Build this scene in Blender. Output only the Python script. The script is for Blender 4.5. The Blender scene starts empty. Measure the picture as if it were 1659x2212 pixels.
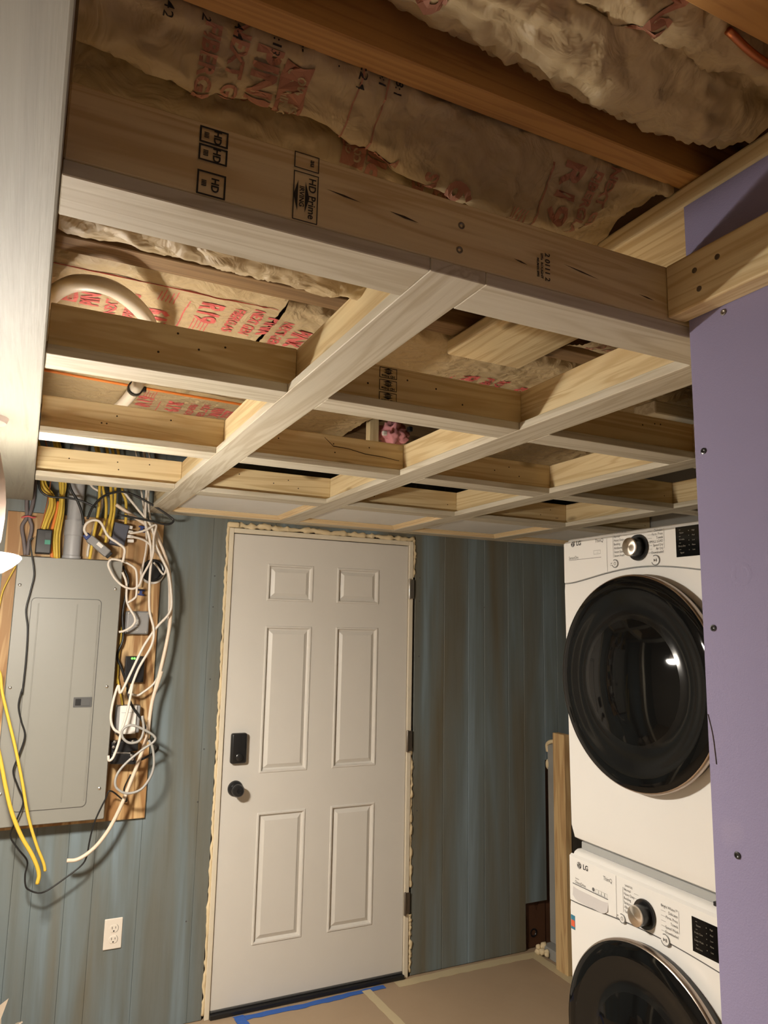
import bpy, bmesh, math, random
from mathutils import Vector, Matrix, noise

random.seed(7)
scene = bpy.context.scene
COL = scene.collection

# ------------------------------------------------------------------ camera
def euler_axes(yaw, pitch, roll):
    return Matrix.Rotation(yaw, 3, 'Z') @ Matrix.Rotation(pitch, 3, 'X') @ Matrix.Rotation(roll, 3, 'Y')
cam_data = bpy.data.cameras.new('camera')
cam = bpy.data.objects.new('camera', cam_data)
COL.objects.link(cam)
R3 = euler_axes(math.radians(-25.8625), math.radians(8.8414), math.radians(-1.1484))
right, fwd, up = R3.col[0], R3.col[1], R3.col[2]
M = Matrix((right, up, -fwd)).transposed().to_4x4()
M.translation = Vector((-0.8503, -3.3428, 1.6503))
cam.matrix_world = M
cam_data.sensor_fit = 'HORIZONTAL'
cam_data.sensor_width = 36.0
cam_data.lens = 1581.9 / 1659 * 36.0
cam_data.clip_start = 0.02
scene.camera = cam

# ------------------------------------------------------------------ world and exposure
world = bpy.data.worlds.new('room_dark')
scene.world = world
world.use_nodes = True
world.node_tree.nodes['Background'].inputs[0].default_value = (0.02, 0.018, 0.015, 1)
world.node_tree.nodes['Background'].inputs[1].default_value = 0.3
scene.view_settings.view_transform = 'Standard'
scene.view_settings.look = 'None'
scene.view_settings.exposure = 0.0
scene.view_settings.gamma = 1.0
scene.view_settings.use_curve_mapping = False

LAMP_COLOR = (1.0, 0.915, 0.79)
LAMP_STRENGTH = 630.0
LAMP_TOP = 30.0          # the frosted top of the bowl is dimmer
FILL_W = 2.0        # weak unseen fill light added behind the camera, not a real lamp
fill_light = bpy.data.lights.new('unseen_fill_light', 'POINT')
fill_light.energy = FILL_W
fill_light.color = (1.0, 0.80, 0.62)
fill_light.shadow_soft_size = 0.15
fill_light_ob = bpy.data.objects.new('unseen_fill_light', fill_light)
fill_light_ob.location = (-1.3, -4.7, 1.9)
COL.objects.link(fill_light_ob)

# ------------------------------------------------------------------ materials
MATS = {}
class NT:
    def __init__(s, name):
        s.m = bpy.data.materials.new(name); s.m.use_nodes = True
        s.n = s.m.node_tree.nodes; s.l = s.m.node_tree.links
        s.b = s.n['Principled BSDF']
    def new(s, t, **kw):
        x = s.n.new(t)
        for k, v in kw.items(): setattr(x, k, v)
        return x
    def link(s, a, b): s.l.new(a, b)
    def coord(s, scale=(1, 1, 1), rand=True, out='Object'):
        tc = s.new('ShaderNodeTexCoord')
        mp = s.new('ShaderNodeMapping')
        mp.inputs['Scale'].default_value = scale
        src = tc.outputs[out]
        if rand:
            oi = s.new('ShaderNodeObjectInfo')
            mul = s.new('ShaderNodeVectorMath', operation='SCALE')
            mul.inputs[0].default_value = (7.3, 3.1, 5.7)
            s.link(oi.outputs['Random'], mul.inputs['Scale'])
            add = s.new('ShaderNodeVectorMath', operation='ADD')
            s.link(src, add.inputs[0]); s.link(mul.outputs[0], add.inputs[1])
            src = add.outputs[0]
        s.link(src, mp.inputs['Vector'])
        return mp.outputs[0]
    def noise(s, vec, scale, detail=4, rough=.55, dist=0):
        x = s.new('ShaderNodeTexNoise')
        x.inputs['Scale'].default_value = scale; x.inputs['Detail'].default_value = detail
        x.inputs['Roughness'].default_value = rough; x.inputs['Distortion'].default_value = dist
        s.link(vec, x.inputs['Vector']); return x.outputs['Fac']
    def ramp(s, fac, stops):
        x = s.new('ShaderNodeValToRGB'); e = x.color_ramp.elements
        while len(e) < len(stops): e.new(.5)
        for q, (p, c) in zip(e, stops):
            q.position = p; q.color = (*c, 1) if len(c) == 3 else c
        s.link(fac, x.inputs[0]); return x.outputs[0]
    def mix(s, fac, a, b, mode='MIX'):
        x = s.new('ShaderNodeMix', data_type='RGBA', blend_type=mode)
        for sock, v in ((x.inputs[0], fac), (x.inputs[6], a), (x.inputs[7], b)):
            if hasattr(v, 'is_linked'): s.link(v, sock)
            elif isinstance(v, (int, float)): sock.default_value = v
            else: sock.default_value = (*v, 1)
        return x.outputs[2]
    def bump(s, h, strength=.3, dist=.01):
        x = s.new('ShaderNodeBump'); x.inputs['Strength'].default_value = strength
        x.inputs['Distance'].default_value = dist
        s.link(h, x.inputs['Height']); s.link(x.outputs[0], s.b.inputs['Normal'])
    def base(s, c):
        if hasattr(c, 'is_linked'): s.link(c, s.b.inputs['Base Color'])
        else: s.b.inputs['Base Color'].default_value = (*c, 1)

def plain(name, col, rough=.5, metal=0, var=.06, coat=0, bump=0, bscale=200):
    t = NT(name)
    v = t.coord((1, 1, 1))
    n = t.noise(v, 9, 3)
    t.base(t.mix(n, tuple(c * (1 - var) for c in col), tuple(min(1, c * (1 + var)) for c in col)))
    t.b.inputs['Roughness'].default_value = rough
    t.b.inputs['Metallic'].default_value = metal
    t.b.inputs['Coat Weight'].default_value = coat
    if bump: t.bump(t.noise(v, bscale, 2), bump, .002)
    MATS[name] = t.m; return t.m

def wood(name, light, dark, axis, contrast=1.0, rough=.65, knots=True, ring=15):
    t = NT(name)
    sc = [ring, ring, ring]; sc['XYZ'.index(axis)] = .8
    v = t.coord(tuple(sc))
    g1 = t.noise(v, 1.0, 3, .5, 1.2)
    w = t.new('ShaderNodeMath', operation='MULTIPLY'); w.inputs[1].default_value = 34
    t.link(g1, w.inputs[0])
    sn = t.new('ShaderNodeMath', operation='SINE'); t.link(w.outputs[0], sn.inputs[0])
    mr = t.new('ShaderNodeMapRange'); mr.inputs[1].default_value = -1; mr.inputs[2].default_value = 1
    t.link(sn.outputs[0], mr.inputs[0])
    pw = t.new('ShaderNodeMath', operation='POWER'); pw.inputs[1].default_value = 2.2
    t.link(mr.outputs[0], pw.inputs[0])
    sc2 = [110, 110, 110]; sc2['XYZ'.index(axis)] = 4
    fine = t.noise(t.coord(tuple(sc2)), 1.0, 3, .6)
    big = t.noise(t.coord((2.5, 2.5, 2.5)), 1.0, 2)
    k = t.new('ShaderNodeMath', operation='MULTIPLY'); k.inputs[1].default_value = .62 * contrast
    t.link(pw.outputs[0], k.inputs[0])
    col = t.mix(k.outputs[0], light, dark)
    f2 = t.new('ShaderNodeMapRange'); f2.inputs[1].default_value = .35; f2.inputs[2].default_value = .75
    f2.inputs[3].default_value = 0; f2.inputs[4].default_value = .22 * contrast
    t.link(fine, f2.inputs[0])
    col = t.mix(f2.outputs[0], col, dark)
    f3 = t.new('ShaderNodeMapRange'); f3.inputs[1].default_value = .4; f3.inputs[2].default_value = .7
    f3.inputs[3].default_value = 0; f3.inputs[4].default_value = .25 * contrast
    t.link(big, f3.inputs[0])
    col = t.mix(f3.outputs[0], col, tuple(a * .55 + b * .45 for a, b in zip(light, dark)))
    if knots:
        vs = [11, 11, 11]; vs['XYZ'.index(axis)] = 4.2
        vo = t.new('ShaderNodeTexVoronoi'); t.link(t.coord(tuple(vs)), vo.inputs['Vector'])
        vo.inputs['Scale'].default_value = 1
        kn = t.ramp(vo.outputs['Distance'], [(0.0, (1, 1, 1)), (.10, (.8, .8, .8)), (.20, (0, 0, 0))])
        ks = t.new('ShaderNodeSeparateColor'); t.link(vo.outputs['Color'], ks.inputs[0])
        gt = t.new('ShaderNodeMath', operation='GREATER_THAN'); gt.inputs[1].default_value = .45
        t.link(ks.outputs[0], gt.inputs[0])
        mu = t.new('ShaderNodeMath', operation='MULTIPLY')
        t.link(kn, mu.inputs[0]); t.link(gt.outputs[0], mu.inputs[1])
        col = t.mix(mu.outputs[0], col, tuple(c * .42 for c in dark))
    t.base(col)
    t.b.inputs['Roughness'].default_value = rough
    t.bump(fine, .25, .002)
    MATS[name] = t.m; return t.m

PINE_L, PINE_D = (.75, .62, .37), (.52, .355, .16)
for ax in 'XYZ':
    wood('pine_' + ax, PINE_L, PINE_D, ax, 1.15)
    wood('white_wood_' + ax, (.60, .56, .46), (.42, .36, .25), ax, 1.2, knots=False)
    wood('molding_' + ax, (.70, .54, .32), (.50, .32, .14), ax, .5, knots=False)
    wood('old_joist_' + ax, (.54, .29, .09), (.32, .14, .04), ax, .8)
wood('dark_joist_X', (.27, .165, .075), (.14, .075, .03), 'X', 1.1)
wood('stud_wood_Z', (.62, .44, .22), (.36, .20, .08), 'Z', 1.2)
wood('plywood_Z', (.60, .41, .20), (.30, .15, .05), 'Z', 2.0, .6, True, 9)
# grey weathered header board
t = NT('header_board')
v = t.coord((18, 1.2, 18)); n = t.noise(v, 1, 4, .6, 1)
c = t.ramp(n, [(.3, (.215, .200, .165)), (.55, (.265, .250, .205)), (.75, (.185, .165, .125))])
t.base(c); t.b.inputs['Roughness'].default_value = .6; t.bump(t.noise(t.coord((160, 4, 160)), 1, 3), .3, .002)
MATS['header_board'] = t.m
# blue washed wall panelling
t = NT('blue_panelling')
v = t.coord((6.5, 6.5, .5), rand=False)
n1 = t.noise(v, 1, 3, .5, .6)
c = t.ramp(n1, [(.30, (.140, .125, .085)), (.42, (.150, .158, .140)), (.56, (.155, .192, .202)), (.70, (.210, .278, .325))])
n2 = t.noise(t.coord((26, 26, 1.4), rand=False), 1, 3, .6, .4)
c = t.mix(t.ramp(n2, [(.45, (0, 0, 0)), (.75, (.38, .38, .38))]), c, (.085, .082, .058))
n3 = t.noise(t.coord((60, 60, 12), rand=False), 1, 3, .6)
c = t.mix(t.ramp(n3, [(.55, (0, 0, 0)), (.8, (.15, .15, .15))]), c, (.2, .24, .26))
t.base(c); t.b.inputs['Roughness'].default_value = .5; t.bump(n3, .12, .002)
MATS['blue_panelling'] = t.m
# purple board
t = NT('purple_board')
v = t.coord((1, 1, 1), rand=False)
n = t.noise(v, 2.2, 4); c = t.mix(n, (.240, .212, .355), (.275, .245, .395))
sm = t.noise(t.coord((9, 9, 7), rand=False), 1, 2, .4)
c = t.mix(t.ramp(sm, [(.68, (0, 0, 0)), (.78, (.25, .25, .25))]), c, (.42, .36, .46))
t.base(c); t.b.inputs['Roughness'].default_value = .8; t.bump(t.noise(v, 420, 2), .25, .002)
MATS['purple_board'] = t.m
# kraft paper facing
t = NT('kraft_paper')
v = t.coord((1, 1, 1), rand=False)
n = t.noise(v, 6, 5, .6); c = t.mix(n, (.415, .315, .170), (.525, .41, .245))
n2 = t.noise(v, 60, 3); c = t.mix(t.ramp(n2, [(.5, (0, 0, 0)), (.8, (.25, .25, .25))]), c, (.36, .24, .12))
t.base(c); t.b.inputs['Roughness'].default_value = .55
cr = t.noise(v, 16, 3, .5, 1.5); t.bump(cr, .45, .02)
MATS['kraft_paper'] = t.m
# floor paper
t = NT('floor_paper')
v = t.coord((1, 1, 1), rand=False)
n = t.noise(v, 3, 5, .6); t.base(t.mix(n, (.33, .235, .150), (.40, .295, .195)))
t.b.inputs['Roughness'].default_value = .6; t.bump(t.noise(v, 7, 3), .15, .02)
MATS['floor_paper'] = t.m

plain('coffer_white', (.72, .72, .70), .6, var=.05)
plain('wall_paint', (.50, .45, .38), .8)
plain('subfloor', (.20, .12, .06), .8, var=.3)
plain('concrete', (.20, .19, .17), .9, var=.2, bump=.4, bscale=60)
plain('door_white', (.66, .635, .59), .42, var=.03)
plain('jamb_white', (.70, .63, .50), .5, var=.06)
plain('pencil', (.225, .19, .315), .8)
plain('spray_foam', (.70, .57, .36), .75, var=.15, bump=.6, bscale=70)
plain('black_plastic', (.012, .012, .013), .35)
plain('black_satin', (.015, .015, .016), .28)
plain('steel', (.62, .60, .56), .3, 1)
plain('aged_steel', (.25, .22, .19), .45, 1)
plain('brushed_knob', (.62, .55, .48), .32, 1)
plain('rose_ring', (.45, .38, .33), .28, 1)
plain('panel_grey', (.225, .22, .195), .45, var=.02)
plain('dark_grey', (.07, .07, .07), .5)
plain('box_grey', (.24, .235, .235), .5)
plain('blue_grey', (.075, .080, .110), .5)
plain('pvc_grey', (.36, .36, .37), .4)
plain('appliance_white', (.70, .69, .67), .28, var=.015, coat=.3)
plain('kit_grey', (.33, .335, .33), .4)
plain('print_grey', (.10, .10, .10), .6)
plain('print_dark', (.015, .015, .015), .5)
plain('print_white', (.50, .49, .46), .5)
plain('ink_black', (.018, .014, .012), .7)
plain('ink_red', (.60, .125, .115), .7, var=.15)
plain('ink_red_dark', (.40, .18, .115), .7, var=.15)
plain('white_plastic', (.75, .72, .68), .4)
plain('outlet_white', (.72, .66, .58), .4)
plain('pipe_white', (.74, .66, .54), .35)
plain('wire_yellow', (.60, .41, .05), .45)
plain('wire_black', (.012, .012, .012), .4)
plain('wire_white', (.66, .60, .53), .45)
plain('wire_cream', (.68, .56, .44), .45)
plain('wire_grey', (.33, .32, .30), .45)
plain('wire_orange', (.70, .20, .03), .5)
plain('copper', (.70, .26, .12), .35, 1)
plain('red_tie', (.55, .10, .10), .5)
plain('blue_tie', (.02, .04, .18), .5)
plain('strap_grey', (.15, .125, .125), .6)
plain('green_label', (.02, .20, .13), .5)
plain('masking_tape', (.52, .43, .27), .6)
plain('blue_tape', (.03, .11, .42), .6)
plain('brown_hardboard', (.085, .035, .015), .6, var=.3)
plain('cement', (.27, .265, .25), .85, var=.15)
plain('pink_wool', (.70, .30, .32), .9, var=.25, bump=.8, bscale=40)
plain('carton', (.36, .29, .22), .7)
plain('sticker_blue', (.03, .16, .25), .5)
plain('sticker_red', (.60, .10, .04), .5)
plain('screen_grey', (.20, .18, .15), .5)
plain('duct_cream', (.42, .33, .24), .5)
plain('crack_dark', (.05, .03, .015), .9)
plain('glue_dark', (.06, .05, .03), .9)

t = NT('door_glass')
t.base((.004, .004, .004)); t.b.inputs['Roughness'].default_value = .05
t.b.inputs['Specular IOR Level'].default_value = .16
MATS['door_glass'] = t.m
t = NT('door_bowl')
t.base((.006, .006, .006)); t.b.inputs['Roughness'].default_value = .14
t.b.inputs['Specular IOR Level'].default_value = .25
MATS['door_bowl'] = t.m
t = NT('lamp_glass')
t.base((.9, .85, .75)); t.b.inputs['Emission Color'].default_value = (*LAMP_COLOR, 1)
t.b.inputs['Emission Strength'].default_value = LAMP_STRENGTH
MATS['lamp_glass'] = t.m
t = NT('lamp_top')
t.base((.9, .85, .75)); t.b.inputs['Emission Color'].default_value = (*LAMP_COLOR, 1)
t.b.inputs['Emission Strength'].default_value = LAMP_TOP
MATS['lamp_top'] = t.m
t = NT('lamp_shade'); t.base((.42, .33, .28)); t.b.inputs['Roughness'].default_value = .7
MATS['lamp_shade'] = t.m
t = NT('green_led'); t.base((.1, .6, .1)); t.b.inputs['Emission Color'].default_value = (.15, 1, .08, 1)
t.b.inputs['Emission Strength'].default_value = 2.5
MATS['green_led'] = t.m

# ------------------------------------------------------------------ mesh helpers
def link_mesh(name, bm, mat, parent=None, smooth=False):
    me = bpy.data.meshes.new(name)
    bmesh.ops.recalc_face_normals(bm, faces=bm.faces)
    if parent is not None and parent.get('_o') is not None:
        o = Vector(parent['_o']); bmesh.ops.translate(bm, verts=bm.verts, vec=-o)
    bm.to_mesh(me); bm.free()
    if smooth:
        for p in me.polygons: p.use_smooth = True
    me.materials.append(MATS[mat])
    ob = bpy.data.objects.new(name, me)
    COL.objects.link(ob)
    if parent is not None:
        ob.parent = parent
        if parent.get('_o') is not None: ob['_o'] = list(parent['_o'])
    return ob

def tag(o, label, cat, group=None, kind=None):
    o['label'] = label; o['category'] = cat
    if group: o['group'] = group
    if kind: o['kind'] = kind
    return o

def thing(name, label, cat, loc, group=None):
    o = bpy.data.objects.new(name, None); o.empty_display_size = .05
    o.location = loc; o['_o'] = list(loc); COL.objects.link(o)
    return tag(o, label, cat, group)

def structure(o):
    o['kind'] = 'structure'; return o

def struct_root(name, loc=(0, 0, 0)):
    o = bpy.data.objects.new(name, None); o.location = loc; o['_o'] = list(loc)
    o.empty_display_size = .05; COL.objects.link(o); o['kind'] = 'structure'; return o

def add_box(bm, x0, x1, y0, y1, z0, z1, bev=0, seg=1):
    r = bmesh.ops.create_cube(bm, size=1)
    vs = r['verts']
    for v in vs:
        v.co = Vector(((x0 + x1) / 2 + v.co.x * (x1 - x0), (y0 + y1) / 2 + v.co.y * (y1 - y0), (z0 + z1) / 2 + v.co.z * (z1 - z0)))
    if bev:
        es = list({e for v in vs for e in v.link_edges})
        bmesh.ops.bevel(bm, geom=es, offset=bev, segments=seg, affect='EDGES', profile=.5)
    return bm

def box(name, b, mat, parent=None, bev=0, seg=1, smooth=False):
    bm = bmesh.new(); add_box(bm, *b, bev=bev, seg=seg)
    return link_mesh(name, bm, mat, parent, smooth)

def add_lathe(bm, prof, origin, axis, seg=40, close=True):
    """prof: (radius, offset along axis)"""
    axis = Vector(axis).normalized()
    a = axis.orthogonal().normalized(); b = axis.cross(a)
    o = Vector(origin); rings = []
    for r, h in prof:
        if r < 1e-6: rings.append([bm.verts.new(o + axis * h)])
        else: rings.append([bm.verts.new(o + axis * h + (a * math.cos(2 * math.pi * k / seg) + b * math.sin(2 * math.pi * k / seg)) * r) for k in range(seg)])
    for p, q in zip(rings, rings[1:]):
        for k in range(seg):
            k2 = (k + 1) % seg
            if len(p) == 1 and len(q) == 1: continue
            if len(p) == 1: bm.faces.new((p[0], q[k], q[k2]))
            elif len(q) == 1: bm.faces.new((p[k], p[k2], q[0]))
            else: bm.faces.new((p[k], p[k2], q[k2], q[k]))
    if close:
        for rr in (rings[0], rings[-1]):
            if len(rr) > 2: bm.faces.new(rr)
    return bm

def lathe(name, prof, origin, axis, mat, parent=None, seg=40, close=True, smooth=True):
    bm = bmesh.new(); add_lathe(bm, prof, origin, axis, seg, close)
    o = link_mesh(name, bm, mat, parent, smooth)
    if smooth: o.data.set_sharp_from_angle(angle=math.radians(40))
    return o

def spline(pts, n=6):
    P = [Vector(p) for p in pts]
    if len(P) < 3: return P
    P = [P[0] * 2 - P[1]] + P + [P[-1] * 2 - P[-2]]
    out = []
    for i in range(1, len(P) - 2):
        p0, p1, p2, p3 = P[i - 1], P[i], P[i + 1], P[i + 2]
        for k in range(n):
            t = k / n
            out.append(.5 * ((2 * p1) + (p2 - p0) * t + (2 * p0 - 5 * p1 + 4 * p2 - p3) * t * t + (3 * p1 - p0 - 3 * p2 + p3) * t ** 3))
    out.append(P[-2]); return out

def add_tube(bm, pts, r, seg=8, n=6, smooth=True):
    P = spline(pts, n) if smooth else [Vector(p) for p in pts]
    rf = r if callable(r) else (lambda s: r)
    tn = (P[1] - P[0]).normalized(); a = tn.orthogonal().normalized()
    rings = []
    for i, p in enumerate(P):
        d = (P[min(i + 1, len(P) - 1)] - P[max(i - 1, 0)])
        if d.length < 1e-9: d = tn
        d.normalize()
        a = (a - d * a.dot(d)); a.normalize(); b = d.cross(a)
        rr = rf(i / (len(P) - 1))
        rings.append([bm.verts.new(p + (a * math.cos(2 * math.pi * k / seg) + b * math.sin(2 * math.pi * k / seg)) * rr) for k in range(seg)])
        tn = d
    for p, q in zip(rings, rings[1:]):
        for k in range(seg):
            bm.faces.new((p[k], p[(k + 1) % seg], q[(k + 1) % seg], q[k]))
    bm.faces.new(rings[0]); bm.faces.new(rings[-1])
    return bm

def tube(name, pts, r, mat, parent=None, seg=8, n=6, smooth=True):
    bm = bmesh.new(); add_tube(bm, pts, r, seg, n, smooth)
    return link_mesh(name, bm, mat, parent, True)

def text_bm(s, size=1.0, sx=1.0, bold=0.0):
    """flat text outline as a bmesh in the xy plane, centred"""
    cu = bpy.data.curves.new('txt', 'FONT'); cu.body = s; cu.size = size
    cu.align_x = 'CENTER'; cu.align_y = 'CENTER'; cu.offset = bold; cu.resolution_u = 3
    ob = bpy.data.objects.new('txt', cu); COL.objects.link(ob)
    dg = bpy.context.evaluated_depsgraph_get()
    me = bpy.data.meshes.new_from_object(ob.evaluated_get(dg))
    bm = bmesh.new(); bm.from_mesh(me)
    bpy.data.objects.remove(ob); bpy.data.curves.remove(cu); bpy.data.meshes.remove(me)
    for v in bm.verts: v.co.x *= sx
    return bm

def put(bm_dst, bm_src, fn):
    """copy bm_src into bm_dst, mapping each (x,y) by fn -> Vector"""
    mp = [bm_dst.verts.new(fn(v.co.x, v.co.y)) for v in bm_src.verts]
    bm_src.verts.index_update()
    for f in bm_src.faces:
        try: bm_dst.faces.new([mp[v.index] for v in f.verts])
        except ValueError: pass
    bm_src.free()

def plane_map(o, u, w):
    o, u, w = Vector(o), Vector(u), Vector(w)
    return lambda x, y: o + u * x + w * y

def rect_bm(x0, x1, y0, y1):
    bm = bmesh.new()
    vs = [bm.verts.new((x, y, 0)) for x, y in ((x0, y0), (x1, y0), (x1, y1), (x0, y1))]
    bm.faces.new(vs); return bm

def frame_bm(x0, x1, y0, y1, w):
    bm = bmesh.new()
    a = [bm.verts.new((x, y, 0)) for x, y in ((x0, y0), (x1, y0), (x1, y1), (x0, y1))]
    b = [bm.verts.new((x, y, 0)) for x, y in ((x0 + w, y0 + w), (x1 - w, y0 + w), (x1 - w, y1 - w), (x0 + w, y1 - w))]
    for k in range(4): bm.faces.new((a[k], a[(k + 1) % 4], b[(k + 1) % 4], b[k]))
    return bm

def ring_bm(r0, r1, a0=0, a1=360, n=28):
    bm = bmesh.new(); P = []
    for k in range(n + 1):
        t = math.radians(a0 + (a1 - a0) * k / n)
        P.append((bm.verts.new((r0 * math.cos(t), r0 * math.sin(t), 0)), bm.verts.new((r1 * math.cos(t), r1 * math.sin(t), 0))))
    for p, q in zip(P, P[1:]): bm.faces.new((p[0], p[1], q[1], q[0]))
    return bm

# ================================================================== SETTING
ZC = 2.64
floor = structure(box('floor', (-2.6, 2.05, -5.6, .25, -.06, 0), 'floor_paper'))
ceiling = structure(box('ceiling', (-2.6, 2.05, -5.6, .25, ZC, ZC + .05), 'subfloor'))
structure(box('wall_left', (-2.68, -2.6, -5.6, .25, 0, ZC), 'wall_paint'))
structure(box('wall_front', (-2.6, 1.954, -5.68, -5.6, 0, ZC), 'wall_paint'))
structure(box('wall_alcove', (1.955, 2.05, -5.6, 0, 0, ZC), 'cement'))
# back wall with its planks
wall_back = structure(box('wall_back', (-2.6, 2.05, .024, .10, 0, ZC), 'brown_hardboard'))
DX0, DX1, DZ = -.034, .957, 2.107
def plank(x0, x1, z0, z1):
    g = .0007 if x0 > .9 else .0003
    box('plank', (x0 + g, x1 - g, 0, .022, z0, z1), 'blue_panelling', wall_back, bev=.0016 if x0 > .9 else .0010)
for a, b in zip([-2.6, -2.2, -1.8, -1.4, -1.12, -.96, -.80, -.727, -.606, -.505, -.326, -.096],
                [-2.2, -1.8, -1.4, -1.12, -.96, -.80, -.727, -.606, -.505, -.326, -.096, DX0]):
    plank(a, b, .002, ZC - .002)
for a, b in ((DX0, -.01), (-.01, .2), (.2, .42), (.42, .58), (.58, .80), (.80, DX1)): plank(a, b, DZ, ZC - .002)
for a, b in zip([DX1, 1.133, 1.282, 1.383, 1.537, 1.64], [1.133, 1.282, 1.383, 1.537, 1.64, 1.778]):
    plank(a, b, .23 if a > 1.6 else .002, ZC - .002)
plank(1.778, 1.87, .945, ZC - .002)
plank(1.87, 1.953, .945, ZC - .002)
# nail heads on the planks
bm = bmesh.new()
for x, z in ((-.045 - .035, 1.72), (-.075, 1.40), (-.085, 1.10), (-.03 - .05, 1.86), (.985, 1.90), (.985, 1.78), (.985, 1.50), (-.1, .88), (-.12, .4), (.985, .75), (1.383, 1.76)):
    add_lathe(bm, [(.0035, 0), (.0025, .0012), (0, .0012)], (x, 0, z), (0, -1, 0), 8, False)
o = link_mesh('nail_heads', bm, 'dark_grey', wall_back); o['kind'] = 'stuff'

# purple clad partition on the right
PX = .08
wall_right = structure(box('wall_right', (PX + .0125, .30, -5.6, -2.555, 0, 2.348), 'stud_wood_Z'))
sheet = box('purple_sheet', (PX, PX + .0125, -5.6, -2.543, .012, 2.349), 'purple_board', wall_right, bev=.001)
for (y, z) in ((-2.609, 2.138), (-2.560, 1.929), (-2.562, 1.657), (-2.584, 1.342)):
    s = lathe('screw', [(.0048, 0), (.0050, .0012), (.0032, .0016), (.0015, .0004), (0, .0004)], (PX, y, z), (-1, 0, 0), 'aged_steel' if z > 2 else 'black_satin', wall_right, 14, False)
bm = bmesh.new(); add_tube(bm, [(PX - .0004, -2.545, 1.53), (PX - .0004, -2.552, 1.50), (PX - .0004, -2.556, 1.46)], .0006, 4)
link_mesh('paper_tear', bm, 'crack_dark', wall_right)
lathe('patch_ring', [(.010, 0), (.014, .0006), (.018, 0)], (PX, -2.615, 1.735), (-1, 0, 0), 'purple_board', wall_right, 20, False)

# jamb post under the header at the far side of the opening (seen mirrored in the dryer door)
structure(box('trim_1', (-1.10, -1.005, -.62, -.52, 0, 2.124), 'jamb_white', bev=.003))

# ------------------------------------------------------------------ door
door = struct_root('door_1', (.457, 0, 0))
# slab with six raised panels
xs = [0, .168, .398, .522, .750, .914]; zs = [.03, .260, .811, .981, 1.640, 1.756, 1.929, 2.06]
bm = bmesh.new()
grid = [[bm.verts.new((x, 0, z)) for x in xs] for z in zs]
cells = []
for i in range(len(zs) - 1):
    for j in range(len(xs) - 1):
        f = bm.faces.new((grid[i][j], grid[i][j + 1], grid[i + 1][j + 1], grid[i + 1][j]))
        if i in (1, 3, 5) and j in (1, 3): cells.append(f)
bmesh.ops.recalc_face_normals(bm, faces=bm.faces)
for f in bm.faces:
    if f.normal.y > 0: f.normal_flip()
for th, dp in ((.003, .004), (.006, 0), (.004, -.011), (.006, -.003), (.018, .0105)):
    bmesh.ops.inset_individual(bm, faces=cells, thickness=th, depth=dp, use_even_offset=True)
ext = bmesh.ops.extrude_edge_only(bm, edges=[e for e in bm.edges if e.is_boundary])
bmesh.ops.translate(bm, verts=[g for g in ext['geom'] if isinstance(g, bmesh.types.BMVert)], vec=(0, .035, 0))
slab = link_mesh('door_slab', bm, 'door_white', door)
for p in slab.data.polygons: p.use_smooth = False
J = bmesh.new()
box('door_jamb', (-.024, -.003, -.010, .045, 0, 2.086), 'jamb_white', door, .002)
box('door_jamb', (.917, .941, -.010, .045, 0, 2.086), 'jamb_white', door, .002)
box('head_jamb', (-.003, .917, -.010, .045, 2.064, 2.086), 'jamb_white', door, .002)
box('threshold', (-.003, .917, -.022, .05, .001, .020), 'black_plastic', door, .003)
box('door_sweep', (.001, .913, -.004, .03, .0205, .0295), 'dark_grey', door, .002)
for z in (1.84, 1.088, .333):
    m = 'steel' if z > 1.5 else 'aged_steel'
    h = lathe('hinge', [(.0, -.053), (.005, -.052), (.0065, -.048), (.0065, .048), (.005, .052), (0, .053)], (.9165, -.0175, z), (0, 0, 1), m, door, 14)
    bm = bmesh.new(); add_box(bm, .9225, .945, -.0135, -.0105, z - .048, z + .048, .0008)
    link_mesh('hinge_leaf', bm, m, h)
def spray_foam(name, p0, p1, half, n, seed, w2):
    rnd = random.Random(seed); bm = bmesh.new(); p0, p1 = Vector(p0), Vector(p1)
    pts = []
    for k in range(n + 1):
        p = p0.lerp(p1, k / n)
        q = (1 if abs((p1 - p0).z) < .1 else 0)
        off = rnd.uniform(-.5, .5) * half * .5
        p = p + Vector((0 if q else off, rnd.uniform(-.002, .003), off if q else 0)); pts.append(p)
    rad = [half * rnd.uniform(.35, 1.3) for _ in range(40)]
    add_tube(bm, pts, lambda s: rad[int(s * 39)] * .6 + half * .4, 8, 4)
    for v in bm.verts:
        v.co += Vector((noise.noise(v.co * 45 + Vector((seed, 0, 0))), 0, noise.noise(v.co * 45 + Vector((0, seed, 9))))) * half * .7
        v.co.y = max(-.016, v.co.y * w2)
    return link_mesh(name, bm, 'spray_foam', door, True)
spray_foam('foam_bead', (-.028, .0, .02), (-.030, .0, 2.10), .0072, 60, 3, .9)
spray_foam('foam_bead', (-.03, .0, 2.100), (.945, .0, 2.098), .0135, 26, 5, .8)
spray_foam('foam_bead', (.949, .0, 2.10), (.949, .0, 1.90), .010, 8, 8, .9)
spray_foam('foam_bead', (.948, .0, 1.05), (.950, .0, .40), .0095, 24, 9, .9)
spray_foam('foam_bead', (.950, .0, .28), (.953, .0, .02), .0105, 12, 10, .9)
box('foam_lump', (-.035, .02, -.018, .01, 2.088, 2.113), 'spray_foam', door, .008, 3, True)
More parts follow.
